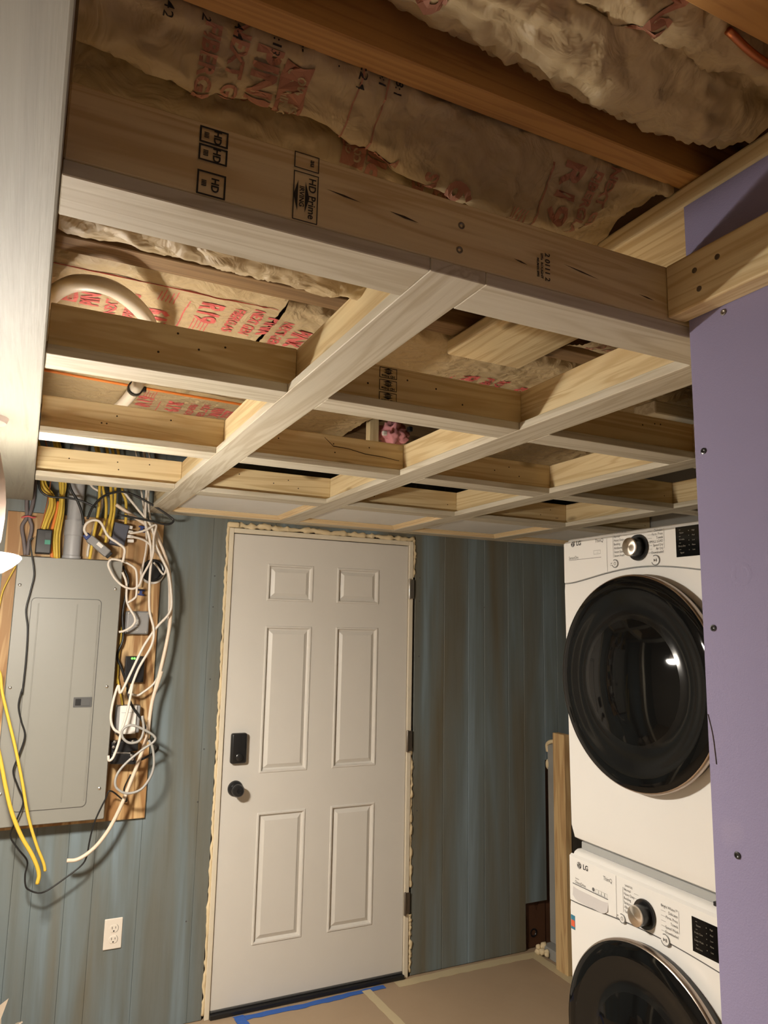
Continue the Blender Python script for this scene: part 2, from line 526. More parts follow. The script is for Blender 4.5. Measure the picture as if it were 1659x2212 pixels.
# keypad lock and knob
lock = bmesh.new(); add_box(lock, .029, .101, -.030, -.0002, 1.033, 1.164, .010, 4)
lk = link_mesh('door_lock', lock, 'black_plastic', door, True)
lathe('thumb_turn', [(.017, 0), (.0165, .006), (.012, .009), (0, .0095)], (.066, -.030, 1.062), (0, -1, 0), 'black_satin', lk, 24)
lathe('door_knob', [(.034, 0), (.034, .004), (.030, .010), (.014, .014), (.012, .028), (.020, .036), (.027, .046), (.0275, .056), (.022, .064), (.009, .066), (.0085, .063), (0, .063)], (.062, -.0005, .924), (0, -1, 0), 'black_satin', door, 36)

# corner where the panelling is missing: bare hardboard, rough hole, pipe stub, foam crumbs
bm = bmesh.new()
pts = [(1.645, .21), (1.66, .229), (1.70, .226), (1.725, .18), (1.74, .229), (1.777, .229), (1.777, .004), (1.668, .004), (1.652, .06), (1.660, .13)]
vs = [bm.verts.new((x, -.0012 + .02, z)) for x, z in pts]; f = bm.faces.new(vs)
r = bmesh.ops.extrude_face_region(bm, geom=[f]); bmesh.ops.translate(bm, verts=[g for g in r['geom'] if isinstance(g, bmesh.types.BMVert)], vec=(0, .0010, 0))
link_mesh('bare_patch', bm, 'brown_hardboard', wall_back)
lathe('drain_hole', [(.02, 0), (.022, .003), (.016, .003), (.014, -.0)], (1.70, .0188, .075), (0, -1, 0), 'black_plastic', wall_back, 14, False)

# ================================================================== CEILING GRID
H = 2.125                       # underside of every coffer board
BT = .019; BW = .089            # 1x4 bottom board
UH = .089; UW = .038            # 2x4 upright
ZT = H + BT + UH
YF, Y1, Y2, Y3, Y4 = -2.535, -1.937, -1.306, -.668, -.090
XL = -.854
XR = [-.396, .191, .785, 1.390]
XEND = 1.950

def grade_frame(dst, fn, w, h, lines, bold=.004):
    """a boxed lumber stamp drawn in its own plane; lines: (text, size, y)"""
    put(dst, frame_bm(-w / 2, w / 2, -h / 2, h / 2, .0022), fn)
    for s, sz, y in lines: 
        tb = text_bm(s, sz, 1.0, bold * sz)
        put(dst, tb, lambda x, yy, y=y: fn(x, yy + y))

# header board along the left
t = thing('header_beam', 'wide pale header beam running along the left edge of the ceiling', 'beam', (XL - .1, -2.6, H))
box('header_board', (XL - .21, XL, -5.2, -.075, H, H + .038), 'header_board', t, .004, 2)
box('header_joist', (XL - .21, XL - .165, -5.2, -.10, H + .0385, H + .235), 'pine_Y', t, .003)
box('header_joist', (XL - .045, XL - .004, -5.2, -.10, H + .0385, H + .235), 'pine_Y', t, .003)

# big front cross beam
F = thing('cross_beam', 'nearest and largest ceiling cross beam, stamped and dark on its near face', 'beam', (-.3, YF, H))
fb = box('upright_board', (XL + .001, .30, YF, YF + UW, H + BT + .0003, 2.238), 'pine_X', F, .002)
box('bottom_board', (XL + .001, XR[0] - .0005, YF, YF + BW, H, H + BT), 'white_wood_X', F, .0012)
box('bottom_board', (XR[0] + BW + .0005, .30, YF, YF + BW, H, H + BT), 'white_wood_X', F, .0012)
for x, z in ((-.348, 2.203), (-.351, 2.166)):
    lathe('screw', [(.0052, 0), (.0052, .0008), (.0035, .0012), (.0015, -.001), (0, -.001)], (x, YF - .0002, z), (0, -1, 0), 'aged_steel', F, 14, False)
# stamps: lettering reads upwards/downwards on the near face
st = bmesh.new()
def stamp_map(cx, cz, ang, y=YF - .0012):
    ca, sa = math.cos(ang), math.sin(ang)
    return lambda x, yy: Vector((cx + x * ca - yy * sa, y, cz + x * sa + yy * ca))
for cz, ch in ((2.2215, .021), (2.1985, .021), (2.1600, .031)):
    grade_frame(st, stamp_map(-.694, cz, -math.pi / 2), ch, .034, [('HD', .0125, .004), ('IIII', .008, -.009)], .03)
for cz, l in ((2.178, .066), (2.226, .022)):
    m = stamp_map(-.577, cz, -math.pi / 2)
    put(st, frame_bm(-l / 2, l / 2, -.0165, .0165, .0013), m)
    if l > .03:
        tb = text_bm('HD Prime', .0135, 1, .0002); put(st, tb, lambda x, y: m(x, y + .008))
        tb = text_bm('IRVING', .0088, 1, .0002); put(st, tb, lambda x, y: m(x, y - .0055))
        for q in (1, -1):
            bmx = bmesh.new(); vs = [bmx.verts.new(p) for p in ((-.021, q * .0048, 0), (0, q * .0105, 0), (.021, q * .0048, 0))]; bmx.faces.new(vs)
            put(st, bmx, lambda x, y: m(x, y - .0055))
    else:
        tb = text_bm('au', .0098, 1, .0002); put(st, tb, lambda x, y: m(x, y + .008))
m = stamp_map(-.206, 2.177, -math.pi / 2)
for s, sz, y, x0 in (('2 0111 2', .0125, .006, 0), ('SPFs  ROUGHT', .006, -.004, 0), ('MILMAN SPFS', .005, -.011, .004)):
    tb = text_bm(s, sz, 1, .0002); put(st, tb, lambda x, yy, y=y, x0=x0: m(x + x0, yy + y))
link_mesh('grade_stamp', st, 'ink_black', F)
bm = bmesh.new()
for (xa, za, xb, zb, w) in ((-.55, 2.198, -.50, 2.193, .0014), (-.46, 2.193, -.415, 2.188, .0018), (-.26, 2.176, -.235, 2.172, .0014), (-.17, 2.190, -.10, 2.181, .0012), (-.02, 2.176, .015, 2.172, .0012)):
    vs = [bm.verts.new(p) for p in ((xa, YF - .0008, za), ((xa + xb) / 2, YF - .0008, (za + zb) / 2 + w), (xb, YF - .0008, zb), ((xa + xb) / 2, YF - .0008, (za + zb) / 2 - w))]
    bm.faces.new(vs)
link_mesh('bark_streak', bm, 'crack_dark', F)

# beams running from the front beam to the back wall
blab = ['left-hand ceiling beam running from the near cross beam to above the plywood', 'ceiling beam running from the purple wall corner to above the door head',
        'ceiling beam running in depth to just right of the door top', 'darkest ceiling beam running in depth above the dryer']
for i, x in enumerate(XR):
    y0 = YF if i == 0 else YF + BW + .0005
    t = thing('ceiling_beam', blab[i], 'beam', (x + BW / 2, -1.2, H), 'ceiling beams running in depth')
    box('bottom_board', (x, x + BW, y0, -.001, H, H + BT), 'white_wood_Y', t, .0012)
    xc = x + BW / 2
    box('upright_board', (xc - UW / 2, xc + UW / 2, YF + UW + .0005, -.001, H + BT + .0003, ZT), 'pine_Y', t, .0015)

# cross braces between them
edges = [XL + .001] + [x for xx in XR for x in (xx, xx + BW)] + [XEND]
rows = [(Y1, 'second-row'), (Y2, 'third-row'), (Y3, 'fourth-row')]
cols = ['touching the pale header beam', 'between the first two long beams', 'between the middle two long beams', 'between the last two long beams', 'against the alcove wall']
for y, rn in rows:
    for c in range(5):
        x0, x1 = edges[2 * c], edges[2 * c + 1]
        u0 = x0 if c == 0 else x0 - BW / 2 + UW / 2
        u1 = x1 if c == 4 else x1 + BW / 2 - UW / 2
        t = thing('cross_brace', f'{rn} ceiling cross brace counted from the camera, {cols[c]}', 'brace', ((x0 + x1) / 2, y, H), 'short cross braces of the coffered ceiling')
        box('bottom_board', (x0 + .0005, x1 - .0005, y, y + BW, H, H + BT), 'white_wood_X', t, .0012)
        yc = y + BW / 2
        box('upright_board', (u0 + .0005, u1 - .0005, yc - UW / 2, yc + UW / 2, H + BT + .0003, ZT), 'pine_X', t, .0015)
        if y == Y1 and c == 1:
            sb = bmesh.new(); yy = yc - UW / 2 - .0012
            for k, cz in enumerate((2.216, 2.187, 2.158)):
                m = (lambda cz: (lambda x, q: Vector((-.153 + x, yy, cz + q))))(cz)
                put(sb, frame_bm(-.022, .022, -.0125, .0125, .0016), m)
                tb = text_bm('HD Prime', .0085, .95, .0003); put(sb, tb, lambda x, q: m(-x, -q - .007))
                tb = text_bm('IRVING', .0052, .9, .0003); put(sb, tb, lambda x, q: m(-x, -q + .004))
                for s in (1, -1):
                    bx = bmesh.new(); bx.faces.new([bx.verts.new(p) for p in ((-.013, s * .0028 + .004, 0), (0, s * .0075 + .004, 0), (.013, s * .0028 + .004, 0))])
                    put(sb, bx, m)
            link_mesh('grade_stamp', sb, 'ink_black', t)
        if y == Y2 and c == 1:
            bm = bmesh.new(); yy = yc - UW / 2 - .001
            L = [(-.06, 2.222, .002), (-.03, 2.198, .003), (.02, 2.196, .0022), (.08, 2.186, .0026), (.14, 2.184, .0026), (.20, 2.178, .0018)]
            for (xa, za, wa), (xb, zb, wb) in zip(L, L[1:]):
                bm.faces.new([bm.verts.new(p) for p in ((xa, yy, za - wa / 2), (xb, yy, zb - wb / 2), (xb, yy, zb + wb / 2), (xa, yy, za + wa / 2))])
            link_mesh('split_crack', bm, 'crack_dark', t)
        # nail holes near the right end
        bm = bmesh.new(); rr = random.Random(c * 7 + int(y * 10))
        for k in range(4):
            add_lathe(bm, [(.0024, 0), (.0016, .0006), (0, .0006)], (rr.uniform(x0 + .1, x1 - .02), yc - UW / 2, rr.uniform(H + .04, ZT - .015)), (0, -1, 0), 8, False)
        o = link_mesh('nail_heads', bm, 'crack_dark', t); o['kind'] = 'stuff'
for c in range(5):
    x0, x1 = edges[2 * c], edges[2 * c + 1]
    if c == 0: continue
    t = thing('wall_ledger', f'thin ledger along the back wall top, {cols[c]}', 'ledger', ((x0 + x1) / 2, -.05, H), 'ledgers along the back wall')
    box('bottom_board', (x0 + .0005, x1 - .0005, Y4, -.001, H, H + BT), 'white_wood_X', t, .0012)
    box('upright_board', (x0 + .0005, x1 - .0005, -.05, -.012, H + BT + .0003, ZT - .03), 'pine_X', t, .0015)

# the last row of coffers already has panels and mouldings
def molding_bm(bm, p0, p1, inward, w=.020, h=.018, ztop=2.1452):
    p0, p1, n = Vector(p0), Vector(p1), Vector(inward)
    d = (p1 - p0).normalized()
    prof = [(0, 0), (0, -h), (.004, -h), (.007, -h + .004), (.008, -h + .007), (.012, -h + .008), (.015, -h + .012), (w - .002, -.004), (w, -.003), (w, 0)]
    A, B = [], []
    for a, b in prof:
        A.append(bm.verts.new(p0 + n * a + d * a + Vector((0, 0, ztop + b)))); B.append(bm.verts.new(p1 + n * a - d * a + Vector((0, 0, ztop + b))))
    k = len(prof)
    for i in range(k):
        j = (i + 1) % k; bm.faces.new((A[i], A[j], B[j], B[i]))
    bm.faces.new(A); bm.faces.new(B)
clab = ['grey-white coffer panel edged with pine moulding, nearest the plywood', 'grey-white coffer panel edged with pine moulding, above the right of the door', 'grey-white coffer panel edged with pine moulding, right of the door head', 'dim grey-white coffer panel above the dryer by the alcove wall']
for c in range(1, 5):
    x0, x1 = edges[2 * c], edges[2 * c + 1]
    u0 = x0 - BW / 2 + UW / 2 + .001; u1 = (x1 + BW / 2 - UW / 2 - .001) if c < 4 else x1
    yb = -.0515; yf = Y3 + BW / 2 + UW / 2 + .001
    t = thing('coffer_panel', clab[c - 1], 'panel', ((x0 + x1) / 2, -.35, 2.178), 'finished panels of the back row')
    box('panel_sheet', (u0, u1, yf, yb, 2.1455, 2.151), 'coffer_white', t)
    m0, m1, n0, n1 = x0 + .0005, x1 - .0005, Y3 + BW + .0005, Y4 - .0005
    for p0, p1, n in (((m0, n1, 0), (m1, n1, 0), (0, -1, 0)), ((m1, n1, 0), (m1, n0, 0), (-1, 0, 0)), ((m1, n0, 0), (m0, n0, 0), (0, 1, 0)), ((m0, n0, 0), (m0, n1, 0), (1, 0, 0))):
        bm = bmesh.new(); molding_bm(bm, p0, p1, n)
        link_mesh('panel_molding', bm, 'molding_X' if n[1] else 'molding_Y', t)

# top plate and nailer at the purple wall
t = box('top_plate', (PX + .001, .31, -5.2, -1.775, 2.350, 2.388), 'pine_Y', bev=.006, seg=3)
tag(t, 'wide pale plank lying flat on top of the purple wall, rough end toward the grid', 'plank')
t = thing('wall_nailer', 'short wooden nailer screwed to the purple wall against the near cross beam', 'batten', (.06, -3, 2.15))
box('nailer_board', (.041, PX - .0005, -5.2, YF - .0008, 2.148, 2.237), 'pine_Y', t, .003, 2)
for y, z in ((-2.634, 2.208), (-2.592, 2.205), (-2.599, 2.172)):
    lathe('screw', [(.0045, 0), (.0045, .0008), (.003, .0012), (0, .0002)], (.041, y, z), (-1, 0, 0), 'aged_steel', t, 14, False)

# old floor joists above
ZJ = 2.390
jl = ['orange-brown floor joist crossing the top of the picture above the near beam', 'dark old floor joist with a furry lit underside behind the near beam', 'old floor joist hidden above the second row of braces', 'old floor joist above the last row of braces', 'stained floor joist at the top right corner beside the copper pipe']
for k, (y0, y1) in enumerate(((-2.572, -2.530), (-1.865, -1.800), (-1.19, -1.15), (-.52, -.48), (-2.86, -2.805))):
    x1 = 1.74
    tag(box('floor_joist', (-1.5, x1, y0, y1, ZJ if k != 1 else 2.392, ZC - .002), 'dark_joist_X' if k in (1, 2, 3) else 'old_joist_X', bev=.002), jl[k], 'joist', 'old floor joists')

# ================================================================== INSULATION
def catmull2(pts, n):
    P = [Vector((a, b, 0)) for a, b in pts]; return [(p.x, p.y) for p in spline(P, n)]
class Batt:
    """paper-faced batt: a surface S(x, s), s measured along the section"""
    def __init__(s, name, label, x0, x1, section, amp, seed, crisp=.2, res=.0065, group='paper faced insulation batts'):
        s.sec, s.amp, s.seed, s.crisp = section, amp, seed, crisp
        s.cache = {}
        s.x0, s.x1 = x0, x1
        L = s.length(x0)
        nx = int((x1 - x0) / res); nss = max(6, int(max(s.length(x0), s.length(x1)) / res))
        s.t = thing(name, label, 'insulation', ((x0 + x1) / 2, section(x0)[0][0], 2.4), group)
        bm = bmesh.new(); G = []
        for i in range(nx + 1):
            x = x0 + (x1 - x0) * i / nx; L = s.length(x)
            G.append([bm.verts.new(s.P(x, L * j / nss)) for j in range(nss + 1)])
        for i in range(nx):
            for j in range(nss):
                bm.faces.new((G[i][j], G[i + 1][j], G[i + 1][j + 1], G[i][j + 1]))
        s.ob = link_mesh('kraft_facing', bm, 'kraft_paper', s.t, True)
        # the wool behind the paper
    def poly(s, x):
        k = round(x * 200)
        if k not in s.cache:
            q = catmull2(s.sec(k / 200), 6); d = [0]
            for a, b in zip(q, q[1:]): d.append(d[-1] + math.hypot(b[0] - a[0], b[1] - a[1]))
            s.cache[k] = (q, d)
        return s.cache[k]
    def length(s, x): return s.poly(x)[1][-1]
    def raw(s, x, u):
        q, d = s.poly(x)
        u = min(max(u, 0), d[-1] - 1e-6)
        for i in range(len(d) - 1):
            if d[i + 1] >= u:
                f = (u - d[i]) / max(1e-9, d[i + 1] - d[i])
                y = q[i][0] + (q[i + 1][0] - q[i][0]) * f; z = q[i][1] + (q[i + 1][1] - q[i][1]) * f
                ty, tz = q[i + 1][0] - q[i][0], q[i + 1][1] - q[i][1]
                l = math.hypot(ty, tz) or 1
                return y, z, tz / l, -ty / l
        return q[-1][0], q[-1][1], 0, -1
    def P(s, x, u, off=0):
        x_a = math.floor(x * 200) / 200; f = (x - x_a) * 200
        a = s.raw(x_a, u); b = s.raw(x_a + .005, u)
        y, z, ny, nz = (a[k] * (1 - f) + b[k] * f for k in range(4))
        p = Vector((x * 9, u * 13, s.seed))
        w = s.amp * (noise.noise(p) * .6 - (1 - abs(noise.noise(p * 1.7 + Vector((5, 0, 0))))) ** 3 * .8 + (1 - abs(noise.noise(p * 3.1))) ** 6 * .45 + s.crisp * (1 - abs(noise.noise(p * 2.3 + Vector((0, 7, 3))))) ** 9)
        w = -w + off
        return Vector((x, y + ny * w, z + nz * w))
    def ink(s, name, bm_flat, mat, x, u, rot, off=.0018):
        """print: flat drawing placed at (x,u); rot=1 letters' tops toward +x and reading toward +u; rot=-1 turned round"""
        bmesh.ops.triangulate(bm_flat, faces=bm_flat.faces)
        for _ in range(5):
            es = [e for e in bm_flat.edges if e.calc_length() > .009]
            if not es: break
            bmesh.ops.subdivide_edges(bm_flat, edges=es, cuts=1)
        dst = bmesh.new()
        put(dst, bm_flat, lambda a, b: s.P(x + b * rot, u + a * rot, off))
        return link_mesh(name, dst, mat, s.t)
    def label_block(s, x, u, rot, sc=1.0, mat='ink_red', parts=('R19', 'FIB', 'NEXT', 'PINK', 'logo', 'small', 'line')):
        f = lambda dx: x + dx * rot * sc
        if 'line' in parts: s.ink('printed_line', rect_bm(-.11 * sc, .11 * sc, -.0016, .0016), mat, x, u + .06 * sc, 1)
        if 'R19' in parts: s.ink('printed_text', text_bm('R19', .074 * sc, 1.1, .0025 * sc), mat, f(.050), u, rot)
        if 'small' in parts:
            d = bmesh.new()
            for k in range(5):
                put(d, rect_bm(-.05 * sc, (.035 - .015 * (k % 3)) * sc, -.0012, .0012), (lambda k: (lambda a, b: Vector((a, b + k * .009 * sc, 0))))(k))
            s.ink('printed_text', d, mat, f(.030), u + .105 * sc * rot, rot)
        if 'FIB' in parts: s.ink('printed_text', text_bm('FIBERGLAS', .036 * sc, .9, .001), mat, f(.116), u + .01, rot)
        if 'NEXT' in parts: s.ink('printed_text', text_bm('NEXT GEN', .038 * sc, .9, .001), mat, f(.160), u, rot)
        if 'PINK' in parts: s.ink('printed_text', text_bm('PINK', .058 * sc, .95, .002), mat, f(.208), u, rot)
        if 'logo' in parts:
            b = bmesh.new()
            pts = [(-.05, -.022), (-.02, -.026), (.02, -.022), (.05, -.027), (.052, 0), (.048, .022), (.015, .026), (-.02, .022), (-.052, .025), (-.049, 0)]
            b.faces.new([b.verts.new((p * sc, q * sc, 0)) for p, q in pts])
            s.ink('printed_logo', b, mat, f(.262), u, rot)
            o = text_bm('OWENS\nCORNING', .019 * sc, .9, .0006)
            s.ink('printed_text', o, 'kraft_paper', f(.262), u, rot, .0030)

def lerp_tab(tab):
    def f(x):
        if x <= tab[0][0]: return tab[0][1]
        for (a, b), (c, d) in zip(tab, tab[1:]):
            if x <= c: return b + (d - b) * (x - a) / (c - a)
        return tab[-1][1]
    return f
# bay behind the orange joist: a bag folded over itself above the near beam
zf = lerp_tab([(-1.0, 2.37), (-.849, 2.355), (-.70, 2.338), (-.646, 2.352), (-.525, 2.352), (-.406, 2.322), (-.292, 2.298), (-.18, 2.292), (-.103, 2.305), (-.02, 2.345), (.08, 2.40), (.4, 2.42)])
zl = lerp_tab([(-1.0, 2.285), (-.74, 2.282), (-.564, 2.292), (-.40, 2.30), (-.25, 2.29), (-.15, 2.30), (0, 2.36), (.1, 2.41), (.4, 2.42)])
zs = lerp_tab([(-.9, 2.222), (-.60, 2.216), (-.45, 2.210), (-.32, 2.224), (-.1, 2.29), (.1, 2.36)])
secB = lambda x: [(-2.529, 2.43), (-2.524, 2.385), (-2.500, 2.5 * .5 * (zf(x) + 2.40) / 2.5), (-2.468, zf(x) + .004), (-2.452, zf(x)), (-2.440, zf(x) + .012), (-2.430, min(2.41, zf(x) + .03)), (-2.418, (zl(x) + zf(x)) / 2 + .01), (-2.400, zl(x) + .004), (-2.360, zl(x) - .015), (-2.29, zs(x) + .008), (-2.23, zs(x)), (-2.16, zs(x) + .06), (-2.09, 2.42), (-2.04, 2.50)]
B = Batt('insulation_batt', 'sagging paper faced insulation folded over the near cross beam, below the orange joist', -.852, .078, secB, .009, 1.0, crisp=.5)
B.label_block(-.793, .098, 1, .80, 'ink_red_dark', ('PINK', 'NEXT', 'logo', 'FIB'))
B.label_block(-.168, .100, 1, .74, 'ink_red_dark', ('R19', 'FIB', 'NEXT', 'line'))
B.label_block(-.235, .100, 1, .74, 'ink_red_dark', ('small',))
B.ink('printed_line', rect_bm(-.06, .06, -.0011, .0011), 'ink_red_dark', -.50, .09, 1)
B.ink('printed_line', rect_bm(-.06, .06, -.0011, .0011), 'ink_red_dark', -.46, .09, 1)
B.label_block(-.268, .180, -1, .77, 'ink_red_dark', ('R19', 'FIB', 'PINK', 'logo'))
for k, (x, s_) in enumerate(((-.80, '13:'), (-.755, '28:42'), (-.71, '- 2'), (-.67, '7:44'), (-.62, '71:13'), (-.585, '--'), (-.53, ': .'), (-.50, '31:24'), (-.47, '4:1'), (-.445, '28:1'))):
    B.ink('printed_code', text_bm(s_, .017, 1, .0001), 'ink_black', x, .040, 1)
# bay above the second row, left part with bold red print
zC = lambda x: 2.402 + .006 * math.sin(7 * x)
secC = lambda x: [(-1.797, 2.415), (-1.785, 2.405), (-1.74, 2.398), (-1.62, zC(x)), (-1.50, zC(x) + .002), (-1.35, 2.402), (-1.20, 2.41)]
Cb = Batt('insulation_batt', 'bright printed insulation batt behind the looped white pipe', -1.02, -.352, secC, .0045, 4.0)
Cb.label_block(-.557, .185, 1, 1.0, 'ink_red', ('R19', 'FIB', 'NEXT', 'PINK', 'small', 'line'))
Cb.label_block(-.560, .30, -1, 1.0, 'ink_red', ('R19',))
Cb.label_block(-.560, .235, -1, 1.0, 'ink_red', ('FIB', 'NEXT', 'PINK', 'logo', 'small'))
Cb.ink('printed_line', rect_bm(-.0013, .0013, -.30, .30), 'ink_red', -.66, .075, 1)
secC2 = lambda x: [(-1.772, 2.412), (-1.765, 2.402), (-1.74, 2.388), (-1.62, 2.388), (-1.50, 2.39), (-1.35, 2.395), (-1.20, 2.41)]
C2 = Batt('insulation_batt', 'crumpled printed insulation batt ending at the torn gap left of the long beam', -.349, .60, secC2, .008, 9.0)
C2.label_block(-.480, .175, 1, 1.0, 'ink_red', ('NEXT', 'PINK', 'logo'))
C2.label_block(.235, .265, 1, 1.0, 'ink_red', ('R19', 'FIB', 'NEXT', 'logo', 'line'))
# flap torn from the sheet
secE = lambda x: [(-2.02, 2.35), (-1.97, 2.315), (-1.93, 2.325), (-1.88, 2.37)]
E2 = Batt('insulation_batt', 'small printed insulation bag hanging beside the little upright behind the top plate', .36, .98, lambda x: [(-2.20, 2.42), (-2.15, 2.37), (-2.07, 2.355), (-1.98, 2.362), (-1.91, 2.385), (-1.870, 2.42)], .007, 12.0)
E2.label_block(.30, .20, 1, .85, 'ink_red_dark', ('FIB', 'NEXT', 'PINK', 'logo'))
secD = lambda x: [(-1.147, 2.41), (-1.13, 2.40), (-1.05, 2.402), (-.9, 2.404), (-.75, 2.402), (-.6, 2.404), (-.53, 2.41)]
Db = Batt('insulation_batt', 'printed insulation batt above the third row of braces at the left', -1.02, .24, secD, .005, 15.0)
Db.label_block(-.485, .385, 1, .95, 'ink_red', ('R19', 'FIB', 'NEXT', 'PINK', 'logo', 'line'))
Db.label_block(-.485, .37, -1, .95, 'ink_red', ('R19', 'FIB', 'small'))
secD2 = lambda x: [(-1.147, 2.41), (-1.10, 2.39), (-.95, 2.37), (-.8, 2.38), (-.6, 2.40), (-.53, 2.41)]
Batt('insulation_batt', 'dark insulation paper above the middle long beams', .50, 1.73, secD2, .012, 17.0)
Batt('insulation_batt', 'dark brown paper fold above the coffers behind the purple wall edge', .62, 1.73, lambda x: [(-1.797, 2.41), (-1.75, 2.37), (-1.6, 2.34), (-1.4, 2.36), (-1.2, 2.41)], .012, 19.0)
# bay nearest the camera
zA = lerp_tab([(-1.2, 2.42), (-.62, 2.42), (-.50, 2.41), (-.38, 2.405), (-.2, 2.385), (-.05, 2.372), (.05, 2.395), (.2, 2.42)])
secA = lambda x: [(-2.806, 2.45), (-2.800, 2.415), (-2.775, 2.392), (-2.750, 2.400), (-2.735, 2.412), (-2.715, 2.395), (-2.68, zA(x) - .008), (-2.645, zA(x)), (-2.615, zA(x) + .02), (-2.590, zA(x) + .05), (-2.576, 2.49)]
A = Batt('insulation_batt', 'rumpled kraft insulation bulging at the top right above the orange joist', -1.02, .075, secA, .015, 23.0, crisp=.4, res=.007)
A.label_block(-.52, .165, 1, .9, 'ink_red_dark', ('R19',))
A.label_block(-.62, .060, 1, .9, 'ink_red_dark', ('PINK', 'logo', 'NEXT'))
A.label_block(-.40, .060, 1, .9, 'ink_red_dark', ('R19', 'PINK'))
Batt('insulation_batt', 'plain kraft insulation overhead behind the photographer', -1.5, .075, lambda x: [(-4.2, 2.45), (-4.1, 2.40), (-3.5, 2.39), (-3.05, 2.40), (-2.97, 2.45)], .01, 29.0, res=.03)

# loose pieces above the grid
t = thing('plastic_pipe', 'white plastic pipe looping out of the header and dipping behind the second row brace', 'pipe', (-.75, -1.7, 2.34))
tube('pipe', [(-.90, -1.50, 2.355), (-.868, -1.62, 2.345), (-.845, -1.71, 2.34), (-.815, -1.775, 2.337), (-.775, -1.800, 2.335), (-.735, -1.790, 2.335), (-.690, -1.735, 2.337), (-.650, -1.65, 2.342), (-.622, -1.54, 2.346), (-.606, -1.40, 2.346), (-.601, -1.25, 2.344), (-.604, -1.10, 2.342), (-.615, -.95, 2.342), (-.632, -.80, 2.345)], .0175, 'pipe_white', t, 14, 8)
lathe('pipe_clamp', [(.0185, -.008), (.0225, -.008), (.0225, .008), (.0185, .008)], (-.6045, -1.10, 2.342), (-.06, 1, 0), 'black_plastic', t, 18, False)
bm = bmesh.new(); add_box(bm, -.586, -.572, -1.106, -1.092, 2.336, 2.352, .002); link_mesh('clamp_screw', bm, 'black_plastic', t)
tag(tube('ceiling_cable', [(-.90, -1.03, 2.380), (-.7, -1.005, 2.381), (-.5, -.995, 2.379), (-.3, -.975, 2.382), (-.10, -.96, 2.381)], .0045, 'wire_orange', None, 8), 'thin orange cable stapled along the batt behind the white pipe', 'cable')
tag(box('short_upright', (.566, .604, -1.535, -1.50, 2.40, ZC - .002), 'pine_Z', bev=.002), 'small bright upright stud beside the rough end of the flat plank', 'stud')
tag(box('short_upright', (.285, .325, -.86, -.825, ZT + .09, ZC - .002), 'pine_Z', bev=.002), 'small bright upright stud beside the pink wool above the third row', 'stud')
tag(box('spacer_board', (.735, 1.40, -1.850, -1.765, 2.272, 2.310), 'white_wood_X', bev=.003), 'pale board lying above the braces, seen left of the purple wall edge', 'board')
t = thing('wool_tuft', 'tuft of bare pink insulation wool above the third row of braces', 'insulation', (.40, -.85, 2.4))
bm = bmesh.new(); bmesh.ops.create_icosphere(bm, subdivisions=4, radius=1)
for v in bm.verts:
    n = v.co.copy(); r = 1 + .45 * noise.noise(n * 2.3 + Vector((3, 1, 0))) + .2 * noise.noise(n * 6)
    v.co = Vector((.395 + n.x * .055 * r, -.845 + n.y * .045 * r, 2.395 + n.z * .045 * r))
link_mesh('wool', bm, 'pink_wool', t, True)
tag(box('pipe_collar', (.322, .340, -.905, -.89, 2.368, 2.386), 'white_plastic', bev=.004, seg=2), 'tiny white plastic collar at the left of the pink wool', 'fitting')
tag(box('cable_clip', (.432, .450, -.905, -.885, 2.398, 2.418), 'black_plastic', bev=.003), 'tiny black clip at the right of the pink wool', 'clip')
tag(tube('copper_pipe', [(-.12, -2.795, 2.395), (-.06, -2.79, 2.385), (.02, -2.79, 2.380), (.075, -2.79, 2.378)], .005, 'copper', None, 12), 'short copper pipe end below the stained joist at the top right corner', 'pipe')
bm = bmesh.new(); add_tube(bm, [(-.09, -2.9, 2.30), (-.03, -2.905, 2.345), (0.02, -2.90, 2.42), (.03, -2.9, 2.5)], .032, 16)
tag(link_mesh('duct_elbow', bm, 'duct_cream', None, True), 'cream duct elbow at the very top right corner', 'duct')

# ================================================================== LAMP
LX, LY = -.975, -1.40
t = thing('pendant_lamp', 'glowing bowl lamp with pale tapering shade hanging under the header at the left edge', 'lamp', (LX, LY, H))
lathe('canopy', [(0, 0), (.055, 0), (.05, -.012), (.02, -.016), (0, -.016)], (LX, LY, H - .0005), (0, 0, 1), 'lamp_shade', t, 32)
lathe('lamp_shade', [(.030, -.014), (.036, -.05), (.048, -.10), (.060, -.15), (.066, -.20), (.067, -.24), (.064, -.29), (.056, -.318), (.040, -.320), (.0, -.320)], (LX, LY, H - .002), (0, 0, 1), 'lamp_shade', t, 40)
lathe('bowl_top', [(.040, -.3225), (.055, -.3222), (.098, -.3237), (.104, -.3255)], (LX, LY, H - .002), (0, 0, 1), 'lamp_top', t, 40, False)
lathe('glass_bowl', [(.104, -.3258), (.109, -.3275), (.111, -.332), (.106, -.340), (.094, -.352), (.074, -.366), (.045, -.378), (.018, -.384), (0, -.385)], (LX, LY, H - .002), (0, 0, 1), 'lamp_glass', t, 40, False)

# ================================================================== ELECTRICAL CORNER
t = tag(box('plywood_backer', (-.94, -.321, -.016, -.0006, .838, 2.084), 'plywood_Z', bev=.001), 'plywood sheet on the blue wall behind the breaker panel', 'plywood')
P = thing('breaker_panel', 'large grey breaker panel mounted on the plywood sheet', 'panel', (-.69, -.02, .867))
bm = bmesh.new(); add_box(bm, -.872, -.505, -.092, -.0165, .874, 1.890, .003)
link_mesh('panel_box', bm, 'panel_grey', P)
